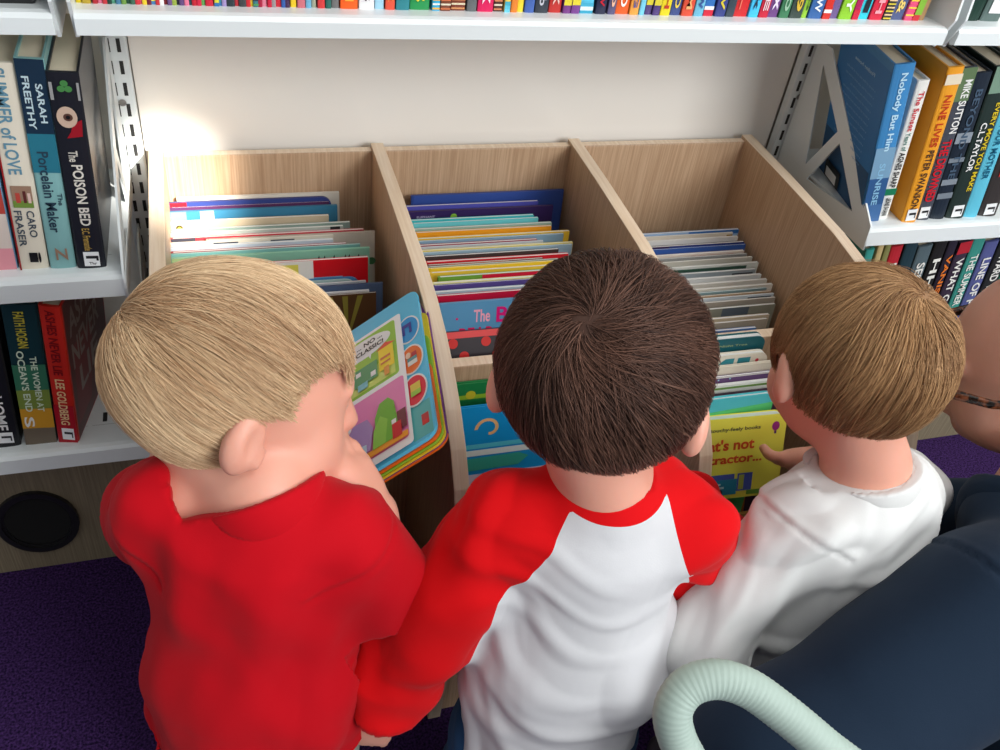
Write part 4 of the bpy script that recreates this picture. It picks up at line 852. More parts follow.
def T2(s, mm, x, y, w, h): put_text(pc, s, mm, (x, y, zc[0]), (1, 0, 0), (0, 1, 0), w, h, .03); zc[0] += .00012
P2(rect(-.024, .004, -.003, .05), I(90, 180, 180)); P2(rect(-.0135, .018, -.006, .033), I(186, 50, 50)); P2(rect(-.0125, .019, -.007, .024), I(214, 30, 40))
for (cy, c, w) in ((.172, I(30, 150, 214), LB_), (.120, I(236, 110, 30), I(180, 214, 230)), (.071, I(222, 30, 60), I(180, 214, 230))):
    P2(disc(-.0165, cy, .0142, .0232, 24), white); P2(disc(-.0165, cy, .0125, .0208, 24), c)
P2([(-.0225, .164), (-.0195, .164), (-.0195, .176), (-.0145, .176), (-.0145, .164), (-.0115, .164), (-.0115, .182), (-.0225, .182)], I(54, 50, 150))
P2(rect(-.0205, .110, -.0095, .117), I(226, 224, 214)); P2(rect(-.0205, .117, -.0095, .122), I(90, 150, 150)); P2(rect(-.0150, .122, -.0095, .129), I(190, 50, 60)); P2(disc(-.019, .127, .003, .005), I(240, 200, 170))
P2(rect(-.0205, .064, -.0095, .080), I(226, 200, 80)); P2(rect(-.0205, .062, -.0095, .069), I(160, 200, 70))
P2(rrect(-.149, .003, -.0225, .2085, .004), I(244, 244, 242)); P2(rrect(-.149, .110, -.0300, .2035, .004), I(150, 200, 66)); P2(rrect(-.149, .013, -.0262, .103, .004), I(232, 130, 182))
P2([(-.149, .114), (-.034, .114), (-.034, .15), (-.07, .14), (-.149, .135)], I(206, 222, 110))
P2(disc(-.072, .183, .036, .0165, 28), white); P2([(-.066, .172), (-.060, .172), (-.062, .160)], white)
T2('NO ... NO ...', black, -.096, .186, .050, .0075); T2('YES! CLASSIC!', black, -.099, .1745, .054, .0075)
P2(rect(-.052, .128, -.034, .164), I(246, 214, 40)); P2([(-.055, .164), (-.031, .164), (-.043, .172)], I(226, 70, 40)); P2(rect(-.050, .145, -.038, .149), I(210, 110, 60)); P2(rect(-.050, .137, -.038, .140), I(210, 110, 60))
P2(rect(-.082, .124, -.054, .152), I(70, 150, 100)); P2(rect(-.080, .140, -.074, .147), white); P2(rect(-.062, .128, -.056, .136), white); P2(rect(-.078, .116, -.066, .126), I(120, 190, 200)); P2(rect(-.046, .116, -.040, .130), I(226, 150, 60))
P2(rect(-.149, .013, -.0262, .021), I(240, 160, 40)); P2(rect(-.036, .026, -.0262, .052), I(110, 30, 50))
P2([(-.060, .020), (-.036, .020), (-.036, .046), (-.038, .070), (-.044, .080), (-.054, .078), (-.060, .060)], I(110, 180, 50)); P2([(-.064, .020), (-.050, .020), (-.046, .050), (-.054, .060), (-.062, .044)], I(140, 200, 70))
P2(rect(-.042, .018, -.032, .038), I(206, 26, 36)); P2(rect(-.042, .038, -.037, .044), white)
P2([(-.090, .022), (-.066, .022), (-.062, .05), (-.068, .066), (-.084, .068), (-.093, .05)], I(170, 140, 190)); P2([(-.092, .018), (-.07, .018), (-.07, .032), (-.092, .036)], I(190, 214, 226))
P2(disc(-.116, .066, .030, .014, 28), white); T2('SOMETHING', black, -.136, .067, .040, .006); T2('ROUND!', black, -.128, .058, .024, .006)
pc.build('page_picture', bb)
lf = empty('board_page', label=None); lf.parent = bb; bpy.data.objects.remove(lf)
m = MB(); ca, sa = math.cos(math.radians(80)), math.sin(math.radians(80))
for (z0, z1, c, e) in ((-.012, -.0095, PU, .122), (-.0094, -.0064, M_pagew, .119), (-.0062, -.0032, M_pagew, .119), (-.003, 0, LB_, .119)):
    k0 = len(m.v); slab(m, -e, 0, 0, .238, z0, z1, c); m.v[k0:] = [(-.1505 + x * ca - z * sa, y, -x * sa + z * ca) for x, y, z in m.v[k0:]]
m.build('left_page', bb)

# yellow board book standing in the front right bin
yb = empty('board_book', label='yellow board book lettered That\'s not my tractor, held by the toddler in white', cat='book')
Ry = Vector((.996, -.07, .03)).normalized(); Uy = Vector((-.10, .36, .92)); Uy = (Uy - Ry * Uy.dot(Ry)).normalized(); Ny = Ry.cross(Uy)
oriented(yb, Ry, Uy, Ny, (.722, -.447, .297))
YE = I(238, 228, 84)
m = MB(); slab(m, -.135, 0, 0, .108, 0, .0016, YE, .010); m.build('cover', yb)
m = MB(); slab(m, -.134, -.001, .0006, .107, -.011, 0, M_pagew, .010); m.build('pages', yb)
m = MB(); slab(m, -.135, 0, 0, .108, -.0126, -.011, YE, .010); m.build('cover', yb)
pc = MB(); zc = [.0018]
T2('touchy-feely books', I(90, 90, 60), -.100, .090, .066, .006); P2(disc(-.014, .093, .005, .006), I(160, 50, 130)); P2(rect(-.0155, .083, -.0125, .087), I(100, 60, 110))
T2("That's not", I(216, 84, 40), -.122, .066, .082, .015); T2('my tractor...', I(216, 84, 40), -.126, .045, .098, .014)
P2(rect(-.125, .026, -.062, .034), I(80, 96, 180)); P2(rect(-.125, .006, -.058, .027), I(50, 140, 170)); P2(rect(-.058, .010, -.038, .034), I(84, 100, 190)); P2(rect(-.056, .012, -.049, .032), I(190, 200, 90)); P2(rect(-.044, .004, -.016, .010), I(110, 160, 60))
P2(disc(-.088, .010, .012, .006), I(40, 60, 80)); P2(rect(-.105, .015, -.075, .018), I(190, 220, 225)); P2(rect(-.105, .020, -.08, .0225), I(190, 220, 225))
pc.build('cover_picture', yb)

# ------------------------------------------------------------------ bodies: distance fields turned into one continuous surface
class Field:
    def __init__(s, lo, hi, h):
        s.lo = np.array(lo, np.float32); s.h = h
        s.n = np.ceil((np.array(hi) - np.array(lo)) / h).astype(int) + 1
        s.d = np.full(tuple(s.n), 0.08, np.float32)
    def region(s, lo, hi, pad):
        a = np.clip(np.floor((np.array(lo) - pad - s.lo) / s.h).astype(int), 0, s.n - 1)
        b = np.clip(np.ceil((np.array(hi) + pad - s.lo) / s.h).astype(int) + 1, 1, s.n)
        sl = tuple(slice(a[i], b[i]) for i in range(3))
        ax = [s.lo[i] + s.h * np.arange(a[i], b[i], dtype=np.float32) for i in range(3)]
        return sl, np.stack(np.meshgrid(*ax, indexing='ij'), -1)
    def apply(s, prim, k=0.012, op='add', pad=None):
        f, lo, hi = prim
        sl, P = s.region(lo, hi, pad if pad is not None else 0.045)
        if P.size == 0: return
        b = f(P).astype(np.float32); a = s.d[sl]
        if op == 'add':
            h = np.maximum(k - np.abs(a - b), 0) / k; s.d[sl] = np.minimum(a, b) - h * h * k * 0.25
        elif op == 'sub':
            b = -b; h = np.maximum(k - np.abs(a - b), 0) / k; s.d[sl] = np.maximum(a, b) + h * h * k * 0.25
    def cut(s, f):      # keep where f<0
        ax = [s.lo[i] + s.h * np.arange(s.n[i], dtype=np.float32) for i in range(3)]
        P = np.stack(np.meshgrid(*ax, indexing='ij'), -1)
        s.d = np.maximum(s.d, f(P).astype(np.float32))
    def mesh(s):
        d = s.d; nx, ny, nz = d.shape
        ins = d < 0
        c = np.zeros((nx - 1, ny - 1, nz - 1), np.int8)
        for i in (0, 1):
            for j in (0, 1):
                for k in (0, 1): c += ins[i:nx - 1 + i, j:ny - 1 + j, k:nz - 1 + k]
        act = (c > 0) & (c < 8)
        idx = np.full(c.shape, -1, np.int64); cells = np.argwhere(act); idx[act] = np.arange(len(cells))
        corner = np.array([(i, j, k) for i in (0, 1) for j in (0, 1) for k in (0, 1)])
        val = np.stack([d[cells[:, 0] + o[0], cells[:, 1] + o[1], cells[:, 2] + o[2]] for o in corner], 1)
        acc = np.zeros((len(cells), 3)); cnt = np.zeros(len(cells))
        for a in range(8):
            for b in range(a + 1, 8):
                if np.abs(corner[a] - corner[b]).sum() != 1: continue
                va, vb = val[:, a], val[:, b]; m = (va < 0) != (vb < 0)
                t = np.where(m, va / np.where(m, va - vb, 1), 0)
                acc += m[:, None] * (corner[a] + t[:, None] * (corner[b] - corner[a])); cnt += m
        V = (cells + acc / cnt[:, None]) * s.h + s.lo
        F = []
        for ax in range(3):
            o = [0, 0, 0]; o[ax] = 1
            A = ins[:nx - o[0], :ny - o[1], :nz - o[2]]; B = ins[o[0]:, o[1]:, o[2]:]
            e = np.argwhere(A != B); u, v = (ax + 1) % 3, (ax + 2) % 3
            e = e[(e[:, u] > 0) & (e[:, v] > 0) & (e[:, u] < d.shape[u] - 1) & (e[:, v] < d.shape[v] - 1)]
            flip = ins[e[:, 0], e[:, 1], e[:, 2]]
            q = []
            for du, dv in ((-1, -1), (0, -1), (0, 0), (-1, 0)):
                w = e.copy(); w[:, u] += du; w[:, v] += dv; q.append(idx[w[:, 0], w[:, 1], w[:, 2]])
            q = np.stack(q, 1); q[~flip] = q[~flip][:, ::-1]; F.append(q)
        F = np.concatenate(F)
        return V.astype(np.float64), F
def npmesh(name, V, F, mats, parent, origin, attrs=None, smooth=True, tri=False):
    me = bpy.data.meshes.new(name); k = F.shape[1]
    me.vertices.add(len(V)); me.vertices.foreach_set('co', (V - np.array(origin)).astype(np.float32).ravel())
    me.loops.add(F.size); me.loops.foreach_set('vertex_index', F.astype(np.int32).ravel())
    me.polygons.add(len(F)); me.polygons.foreach_set('loop_start', np.arange(0, F.size, k, dtype=np.int32))
    me.update(calc_edges=True)
    if smooth: me.polygons.foreach_set('use_smooth', np.ones(len(F), bool))
    for m in mats: me.materials.append(m)
    for n, a in (attrs or {}).items():
        t = me.attributes.new(n, 'FLOAT', 'POINT'); t.data.foreach_set('value', a.astype(np.float32))
    return link(name, me, parent)
def A3(v): return np.array(v, np.float32)
def cone(a, b, ra, rb, sq=None):
    """tapering rounded limb; sq=(axis, factor) squashes it along a direction"""
    a, b = A3(a), A3(b)
    def f(P):
        if sq is not None:
            n, k = A3(sq[0]), sq[1]; n = n / np.linalg.norm(n)
            S_ = lambda X: X + ((X - a) @ n)[..., None] * (k - 1) * n
            P2 = S_(P); b2 = S_(b[None])[0]
        else: P2 = P; b2 = b
        ba = b2 - a; L = float(ba @ ba); pa = P2 - a
        t = np.clip((pa @ ba) / max(L, 1e-9), 0, 1)
        q = pa - t[..., None] * ba
        return (np.sqrt((q * q).sum(-1)) - (ra + (rb - ra) * t)) / (1.0 if sq is None else max(1.0, sq[1] * .8))
    r = max(ra, rb)
    return f, np.minimum(a, b) - r, np.maximum(a, b) + r
def ell(c, r, R=None):
    c, r = A3(c), A3(r); R = np.eye(3, dtype=np.float32) if R is None else R.astype(np.float32)
    def f(P):
        q = (P - c) @ R; k0 = np.sqrt(((q / r) ** 2).sum(-1)); k1 = np.sqrt(((q / (r * r)) ** 2).sum(-1)) + 1e-9
        return k0 * (k0 - 1) / k1
    m = float(r.max()); return f, c - m, c + m
def frame(fwd, up, roll=0):
    f = A3(fwd); f /= np.linalg.norm(f); u = A3(up); u = u - f * (u @ f); u /= np.linalg.norm(u); r = np.cross(f, u)
    if roll:
        a = math.radians(roll); u, r = u * math.cos(a) + r * math.sin(a), r * math.cos(a) - u * math.sin(a)
    return np.stack([r, f, u], 1)      # columns: right, forward, up
def head_prims(F, c, R, s, adult=False):
    """skull, face, eyes sockets, nose, mouth and ears in head space (x right, y forward, z up)"""
    c = A3(c); W = lambda p: c + R @ (A3(p) * s)
    E = lambda p, r: ell(W(p), A3(r) * s, R)
    C = lambda a, b, ra, rb: cone(W(a), W(b), ra * s, rb * s)
    jw = 1.12 if adult else 1.0
    F.apply(E((0, -.006, .008), (.067, .084, .070)), .01)
    F.apply(E((0, .034, -.030), (.052, .050, .055)), .03 * s)                         # face mass
    F.apply(E((0, .046, -.062), (.030 * jw, .028, .020)), .025 * s)                   # jaw and chin
    F.apply(E((0, .068, -.071), (.013, .011, .010)), .012 * s)
    for x in (-1, 1):
        F.apply(E((x * .033, .055, -.036), (.022, .020, .022)), .018 * s)             # cheeks
        F.apply(E((x * .021, .0865, -.001), (.011, .012, .0085)), .010 * s, 'sub')    # eye sockets
        F.apply(E((x * .021, .069, -.002), (.0125, .0125, .0115)), .004 * s)          # lids over the eyeball
        F.apply(C((x * .010, .082, .012), (x * .030, .074, .012), .0055, .005), .010 * s)   # brow
        F.apply(C((x * .0075, .088, -.026), (x * .004, .090, -.024), .0042, .004), .004 * s)  # nostril wings
        F.apply(C((x * .013, .082, -.045), (0, .087, -.044), .0028, .0042), .004 * s)  # upper lip
        F.apply(C((x * .010, .081, -.052), (0, .085, -.053), .0034, .0046), .004 * s)  # lower lip
        ea = .28 * x
        Re = R @ np.array([[math.cos(ea), -math.sin(ea), 0], [math.sin(ea), math.cos(ea), 0], [0, 0, 1]], np.float32)
        tl = np.array([[1, 0, 0], [0, math.cos(-.15), -math.sin(-.15)], [0, math.sin(-.15), math.cos(-.15)]], np.float32); Re = Re @ tl
        F.apply(ell(W((x * .0735, -.010, -.018)), A3((.0065, .0150, .0245)) * s, Re), .006 * s)
        F.apply(ell(W((x * .0715, -.014, -.022)), A3((.010, .0110, .018)) * s, Re), .008 * s)
        F.apply(ell(W((x * .0815, -.004, -.015)), A3((.0055, .0075, .0150)) * s, Re), .003 * s, 'sub')
        F.apply(C((x * .070, .004, -.026), (x * .072, .000, -.034), .004, .005), .004 * s)
    F.apply(C((0, .082, .002), (0, .096, -.024), .0055, .0078), .010 * s)              # nose
    F.apply(C((-.0115, .0885, -.0485), (.0115, .0885, -.0485), .0011, .0011), .001 * s, 'sub')
def eyes(parent, c, R, s, col=(0.12, 0.2, 0.3)):
    for x in (-1, 1):
        mb = MB(); o = A3(c) + R @ (A3((x * .021, .0705, -.002)) * s)
        bm = bmesh.new(); bmesh.ops.create_uvsphere(bm, u_segments=20, v_segments=14, radius=(.0119 if s > 1.1 else .0113) * s)
        me = bpy.data.meshes.new('eye'); fw = Vector(R[:, 1].tolist())
        me.materials.append(mat('eye_white', s2l(235, 232, 228), .2)); me.materials.append(mat('iris_blue', col, .15)); me.materials.append(M_slot)
        for f in bm.faces:
            d = f.calc_center_median().normalized().dot(fw)
            f.material_index = 2 if d > .97 else (1 if d > .86 else 0); f.smooth = True
        bm.to_mesh(me); bm.free(); link('eye', me, parent, Vector(o.tolist()) - parent.location)
def hand_prims(F, wrist, d, palm_n, s, curl=0.5, thumb=1, spread=0.16):
    """palm, four bent fingers of unequal length and a thumb leaving the side near the wrist"""
    d = A3(d); d /= np.linalg.norm(d); n = A3(palm_n); n = n - d * (n @ d); n /= np.linalg.norm(n); t = np.cross(n, d) * thumb   # t: towards the thumb side
    w = A3(wrist); P = lambda a, b, c: w + (d * a + t * b + n * c) * s
    F.apply(cone(P(.004, 0, 0), P(.030, .004, 0), .015 * s, .0165 * s, sq=(n, 1.5)), .012 * s)
    F.apply(cone(P(.022, -.009, 0), P(.038, -.009, 0), .0095 * s, .009 * s), .01 * s)
    F.apply(cone(P(.022, .009, 0), P(.040, .009, 0), .0095 * s, .009 * s), .01 * s)
    for k, (b, L) in enumerate(((.0145, .034), (.0048, .038), (-.0048, .035), (-.0140, .028))):
        p = P(.040, b, .000); ang = curl * .5; r0 = .0060
        sd = spread * (1.2 - k * .8)
        for q, fr in enumerate((.42, .32, .26)):
            v = (d * math.cos(ang) + n * math.sin(ang) + t * sd * .3); v = v / np.linalg.norm(v)
            e = p + v * L * fr * s; F.apply(cone(p, e, (r0 - q * .0005) * s, (r0 - .0005 - q * .0005) * s), .0022 * s, pad=.02)
            p = e; ang += curl * (.9 + .1 * k)
    p = P(.012, .014, .002); v = d * .55 + t * .75 + n * .35 * (0.5 + curl); v /= np.linalg.norm(v)
    e = p + v * .020 * s; F.apply(cone(p, e, .0085 * s, .0068 * s), .008 * s)
    v2 = d * .85 + t * .25 + n * .5 * (0.4 + curl); v2 /= np.linalg.norm(v2)
    F.apply(cone(e, e + v2 * .018 * s, .0066 * s, .0056 * s), .003 * s, pad=.02)
def hair(parent, origin, c, R, s, mats, whorl, plane, notch, n=17000, L=(.05, .085), lift=.006, seed=1, base=(.0725, .0905, .0775), off=(0, -.008, .012), swirl=.35,
         droop=.25, r=.00023, fringe=.03, tint=(.25, .75)):
    """hair cap with thousands of combed strands; plane: (normal, offset) in head space, hair grows where n.p > offset; one mesh"""
    g = np.random.default_rng(seed); c = A3(c); base = np.array(base); off = np.array(off); pn = np.array(plane[0], float); pn /= np.linalg.norm(pn); po = plane[1]
    w = np.array(whorl, float); w /= np.linalg.norm(w)
    def keep(p, m=0.0):
        k = (p @ pn) - po + m
        for (q, rr) in notch: k = np.minimum(k, np.linalg.norm(p - np.array(q), axis=-1) - rr + m * .3)
        return k
    # cap
    F = Field(c - .13 * s, c + .13 * s, .0026 if s < 1.2 else .0034)
    F.apply(ell(c + R @ (A3(off) * s), A3(base) * s, R), .005)
    Ri = R.astype(np.float64)
    def cutf(P):
        q = ((P - c) @ Ri) / s; k = keep(q, -.002)
        dirq = (q - off) / base; ripple = .0022 * np.sin(dirq[..., 0] * 23 + dirq[..., 2] * 9) + .0016 * np.sin(dirq[..., 1] * 31)
        return -(k + ripple) * s
    F.cut(cutf)
    F.apply(ell(c + R @ (A3((0, -.006, .006)) * s), A3((.066, .083, .070)) * s, R), .003, 'sub')
    V, Q = F.mesh()
    q = ((V - c) @ Ri) / s
    tv = np.full(len(V), tint[0]); verts = [V]; faces = [Q]; tints = [tv]
    # strands
    u = g.normal(size=(n * 3, 3)); u /= np.linalg.norm(u, axis=1)[:, None]
    p = u * base + off; u = u[keep(p, -.002) > 0][:n]; m = len(u)
    NS = 8; Ls = g.uniform(*L, m) ; ph = g.uniform(0, 1, m); lay = g.uniform(-.001, lift, m) ; sw = swirl + g.normal(0, .20, m)
    # neighbouring strands share a lock
    locks = g.normal(size=(420, 3)); locks /= np.linalg.norm(locks, axis=1)[:, None]
    li = np.argmax(u @ locks.T, 1); lt = g.uniform(-.28, .28, len(locks))[li]; ld = g.normal(0, .30, len(locks))[li]; lh = g.uniform(0, .003, len(locks))[li]
    path = np.zeros((m, NS, 3)); cur = u.copy()
    stopped = np.zeros(m, bool); alive_len = np.zeros(m)
    for k in range(NS):
        rad = 1 + 0 * ph
        posn = cur * base + off
        nrm = cur / base; nrm /= np.linalg.norm(nrm, axis=1)[:, None]
        t = k / (NS - 1)
        path[:, k] = posn + nrm * (.0006 + (lay + lh) * (math.sin(min(t * 1.25, 1) * PI * .5) - .35 * t))[:, None]
        out = keep(path[:, k], .004 + fringe * 0) < -fringe * 0 - 0.004 * g.uniform(0, 1, m)
        stopped |= out
        away = cur - w; away -= cur * (away * cur).sum(1)[:, None]; an = np.linalg.norm(away, axis=1)[:, None] + 1e-6; away /= an
        side = np.cross(cur, away)
        dn = np.array([0, 0, -1.0]) - cur * (-cur[:, 2])[:, None]
        dr = away + side * (sw + ld)[:, None] * np.clip(1.3 - an, .15, 1) + dn * droop
        dr /= np.linalg.norm(dr, axis=1)[:, None]
        st = (Ls / (NS - 1) / .08)[:, None] * np.where(stopped, 0.02, 1)[:, None]
        cur = cur + dr * st; cur /= np.linalg.norm(cur, axis=1)[:, None]
    Pw = c + (path * s) @ R.T.astype(np.float64)
    T = np.gradient(Pw, axis=1); T /= np.linalg.norm(T, axis=2)[..., None] + 1e-9
    up = (path - off) / base**2; up = up @ R.T; up /= np.linalg.norm(up, axis=2)[..., None]
    B = np.cross(T, up); B /= np.linalg.norm(B, axis=2)[..., None] + 1e-9
    N2 = np.cross(B, T)
    tt = np.linspace(0, 1, NS); rad = (r * s * (1 - .75 * tt ** 2))[None, :, None] * g.uniform(.7, 1.5, m)[:, None, None]
    ring = np.stack([Pw + (B * math.cos(a) * 1.5 + N2 * math.sin(a)) * rad for a in (PI / 2, PI * 7 / 6, PI * 11 / 6)], 2)   # m,NS,3,3
    SV = ring.reshape(-1, 3); b0 = len(V)
    i = np.arange(m)[:, None, None] * NS * 3; k = np.arange(NS - 1)[None, :, None] * 3; j = np.arange(3)[None, None, :]; j2 = (j + 1) % 3
    SF = np.stack([i + k + j, i + k + j2, i + k + 3 + j2, i + k + 3 + j], -1).reshape(-1, 4) + b0
    st = np.clip(g.normal((tint[0] + tint[1]) / 2, (tint[1] - tint[0]) * .28, m) + lt, 0, 1)
    st = np.repeat(st, NS * 3)
    return npmesh('hair', np.concatenate([V, SV]), np.concatenate([Q, SF]), mats, parent, origin, {'tint': np.concatenate([tv, st])})
def fold_noise(V, axis, wl, seed, warp=.5):
    """long soft ridges running along 'axis'"""
    a = np.array(axis, float); a /= np.linalg.norm(a); g = np.random.default_rng(seed); out = 0
    e1 = np.cross(a, (0.3, 0.9, 0.2)); e1 /= np.linalg.norm(e1); e2 = np.cross(a, e1)
    for k in range(5):
        th = g.uniform(-.9, .9); d = e1 * math.cos(th) + e2 * math.sin(th) + a * g.uniform(-.25, .25)
        w = wl * g.uniform(.7, 1.6); wr = warp * np.sin((V @ (a + e2 * .5)) * 2 * PI / (wl * 4.2) + g.uniform(0, 6)) + .4 * np.sin((V @ e1) * 2 * PI / (wl * 3.1) + g.uniform(0, 6))
        q = np.sin((V @ d) * 2 * PI / w + wr * 2.2 + g.uniform(0, 6)); m = .5 + .5 * np.sin((V @ (a * .8 + e1 * .6)) * 2 * PI / (wl * 5) + g.uniform(0, 6))
        out = out + m * (.5 + .5 * q) ** 1.7
    return out / 5
def normals(V, F):
    n = np.zeros_like(V); a = np.cross(V[F[:, 2]] - V[F[:, 0]], V[F[:, 3]] - V[F[:, 1]])
    for k in range(4): np.add.at(n, F[:, k], a)
    return n / (np.linalg.norm(n, axis=1)[:, None] + 1e-12)
def evalp(prims, V):
    return np.min(np.stack([p[0](V.astype(np.float32)) for p in prims]), 0)

SKIN = skin_mat('toddler_skin', s2l(220, 158, 136))
SKIN_A = skin_mat('adult_skin', s2l(204, 150, 128))
def person(spec):
    o = spec['origin']
    root = empty('person', o, label=spec['label'], cat='person')
    R = frame(*spec['face']); c = A3(spec['head']); s = spec['hs']; h = spec['h']; b = spec['b']
    J = {k: A3(v) for k, v in spec['J'].items()}
    pts = np.array([v for v in J.values()] + [c]); lo = pts.min(0) - .13 * max(1, s * .9); hi = pts.max(0) + .13 * max(1, s * .9); lo[2] = max(lo[2], -.005)
    F = Field(lo, hi, h)
    rt = J['shR'] - J['shL']; rt = rt / np.linalg.norm(rt); bf = np.cross(A3((0, 0, 1)), rt); bf /= np.linalg.norm(bf)
    mid = (J['shL'] + J['shR']) / 2; ch = mid * .7 + J['pel'] * .3; be = mid * .35 + J['pel'] * .65
    F.apply(cone(J['shL'] * .75 + mid * .25, J['shR'] * .75 + mid * .25, .030 * b, .030 * b), .02 * b)
    F.apply(cone(ch, be, .066 * b, .068 * b, sq=(bf, 1.25)), .03 * b)
    F.apply(cone(be, J['pel'], .066 * b, .066 * b, sq=(bf, 1.15)), .03 * b)
    F.apply(cone(J['neck'], c + R @ (A3((0, -.022, -.045)) * s), .033 * b * spec.get('nk', 1), .034 * b * spec.get('nk', 1)), .022 * b)
    F.apply(cone(J['neck'], mid, .030 * b, .036 * b), .02 * b)
    for q in 'LR':
        F.apply(cone(J['sh' + q], J['el' + q], .026 * b, .021 * b), .02 * b)
        F.apply(cone(J['el' + q], J['wr' + q], .0215 * b, .0155 * b), .006 * b)
        F.apply(cone(J['hip' + q], J['kn' + q], .046 * b, .033 * b), .02 * b)
        F.apply(cone(J['kn' + q], J['an' + q], .033 * b, .022 * b), .01 * b)
        F.apply(cone(J['an' + q] + A3((0, 0, -.005)), J['an' + q] + A3(spec.get('toe', (0, .055, -.015))) * b, .020 * b, .016 * b), .01 * b)
        hd = spec['hand' + q]; hand_prims(F, J['wr' + q], hd[0], hd[1], b * hd[2] if len(hd) > 2 else b, hd[3] if len(hd) > 3 else .5, hd[4] if len(hd) > 4 else (1 if q == 'L' else -1))
    head_prims(F, c, R, s, spec.get('adult', False))
    V, Q = F.mesh(); npmesh('body', V, Q, [spec['skin']], root, o)
    eyes(root, c, R, s)
    # shirt
    G = Field(lo, hi, spec.get('sh_h', .003)); gg = spec['shirt']; tor = []; arm = {'L': [], 'R': []}
    w = gg.get('loose', 1.0)
    for e_ in gg.get('extra', []): tor.append(cone(*e_))
    hem = J['pel'] + A3(gg.get('hem', (0, 0, -.02)))
    tor.append(cone(J['shL'] * .72 + mid * .28, J['shR'] * .72 + mid * .28, .038 * b, .038 * b)); tor.append(cone(J['neck'] * .8 + mid * .2, mid, .041 * b, .050 * b))
    tor.append(cone(mid * .8 + J['pel'] * .2, be, .074 * b * w, .080 * b * w, sq=(bf, 1.22)))
    tor.append(cone(be, hem, .080 * b * w, gg.get('hemr', .088) * b * w, sq=(bf, 1.12)))
    for t in tor: G.apply(t, .03 * b)
    for q in 'LR':
        e = gg['sleeve']  # 1 = full length, 0.5 = to the elbow
        A_, B_, C_ = J['sh' + q], J['el' + q], J['wr' + q]
        sr = gg.get('sr', (.040, .033, .024))
        if e >= 1: arm[q] = [cone(A_, B_, sr[0] * b, sr[1] * b), cone(B_, B_ * (1 - .93 * min(e, 1)) + C_ * .93 * min(e, 1), sr[1] * b, sr[2] * b)]
        else: arm[q] = [cone(A_, A_ + (B_ - A_) * e * 1.0, sr[0] * b, sr[1] * b)]
        for p_ in arm[q]: G.apply(p_, .022 * b)
    full = G.d.copy()
    # openings: below the hem, at the cuffs, around the neck
    hz = gg['hemz']; slope = gg.get('hemslope', (0, 0))
    hemf = lambda P: -(P[..., 2] - hz - (P[..., 0] - hem[0]) * slope[0] - (P[..., 1] - hem[1]) * slope[1] - .004 * np.sin(P[..., 0] * 60) )
    G.cut(hemf)
    inn = cone(be, hem + A3((0, 0, -.05)), .074 * b * w, (gg.get('hemr', .088) - .005) * b * w, sq=(bf, 1.12))
    sl, P = G.region(inn[1], inn[2], .02); z = P[..., 2] - hz - .035
    G.d[sl] = np.maximum(G.d[sl], -np.maximum(inn[0](P), z))
    for q in 'LR':
        e = gg['sleeve']; A_, B_, C_ = J['sh' + q], J['el' + q], J['wr' + q]
        sr = gg.get('sr', (.040, .033, .024)); a, d_ = (B_, C_) if e >= 1 else (A_, B_)
        ee = min(e, 1) * (.93 if e >= 1 else 1.0); end = a + (d_ - a) * ee; dr = (d_ - a) / np.linalg.norm(d_ - a); re = sr[2] if e >= 1 else sr[1]
        sl, P = G.region(end - .07 * b, end + .07 * b, 0)
        ax = (P - end) @ dr; rr = np.sqrt(np.maximum(((P - end) ** 2).sum(-1) - ax ** 2, 0))
        near = rr < .062 * b
        own = evalp(arm[q], P.reshape(-1, 3)).reshape(P.shape[:-1]); ot = evalp(tor, P.reshape(-1, 3)).reshape(P.shape[:-1])
        msk = near & (ot > .0) 
        G.d[sl] = np.where(msk, np.maximum(G.d[sl], ax), G.d[sl])
        G.d[sl] = np.where(msk, np.maximum(G.d[sl], -np.maximum(rr - (re - .007) * b, -(ax + .03 * b))), G.d[sl])
    nr = gg.get('neckr', .045) * b; nd = (c - J['neck']); nd = nd / np.linalg.norm(nd); nc = J['neck'] + A3(gg.get('neckoff', (0, 0, 0)))
    hole = cone(nc - nd * .002, nc + nd * .08, nr, nr * 1.25)
    G.apply(hole, .006 * b, 'sub')
    def trim(P):
        tn = nd - bf * gg.get('scoop', .3); tn = (tn / np.linalg.norm(tn)).astype(np.float32); ax_ = (P - nc) @ tn; rr_ = np.sqrt(np.maximum(((P - nc) ** 2).sum(-1) - ax_ ** 2, 0))
        return np.where((rr_ < nr + .024 * b) & (ax_ > -.01), ax_ - .004 * b, -1.0)
    sl, P = G.region(nc - .09 * b, nc + .11 * b, 0); G.d[sl] = np.maximum(G.d[sl], trim(P))
    V, Q = G.mesh(); N = normals(V, Q)
    dt = evalp(tor, V); da = np.minimum(evalp(arm['L'], V), evalp(arm['R'], V))
    disp = np.zeros(len(V))
    for (ax, wl, amp, seed) in gg['folds']: fn_ = fold_noise(V, ax, wl, seed); disp += np.maximum(amp * (fn_ - fn_.mean()), -.0018 * b)
    nk = np.linalg.norm(V - nc, axis=1); fade = np.clip((nk - nr * 1.1) / .03, 0.1, 1)
    for q in 'LR':
        ad_ = J['el' + q] - J['sh' + q]; ad_ = ad_ / np.linalg.norm(ad_)
        sd_ = (V - J['sh' + q]) @ ad_ - gg.get('seam', -.004) * b; rr_ = np.linalg.norm(V - J['sh' + q], axis=1)
        if 'raglan' not in gg: disp -= .0016 * b ** .5 * np.exp(-(sd_ / .0022) ** 2) * (rr_ < .062 * b); disp += .0010 * b ** .5 * np.exp(-((sd_ + .006) / .003) ** 2) * (rr_ < .062 * b)
    V = V + N * (disp * fade)[:, None]
    at = {}
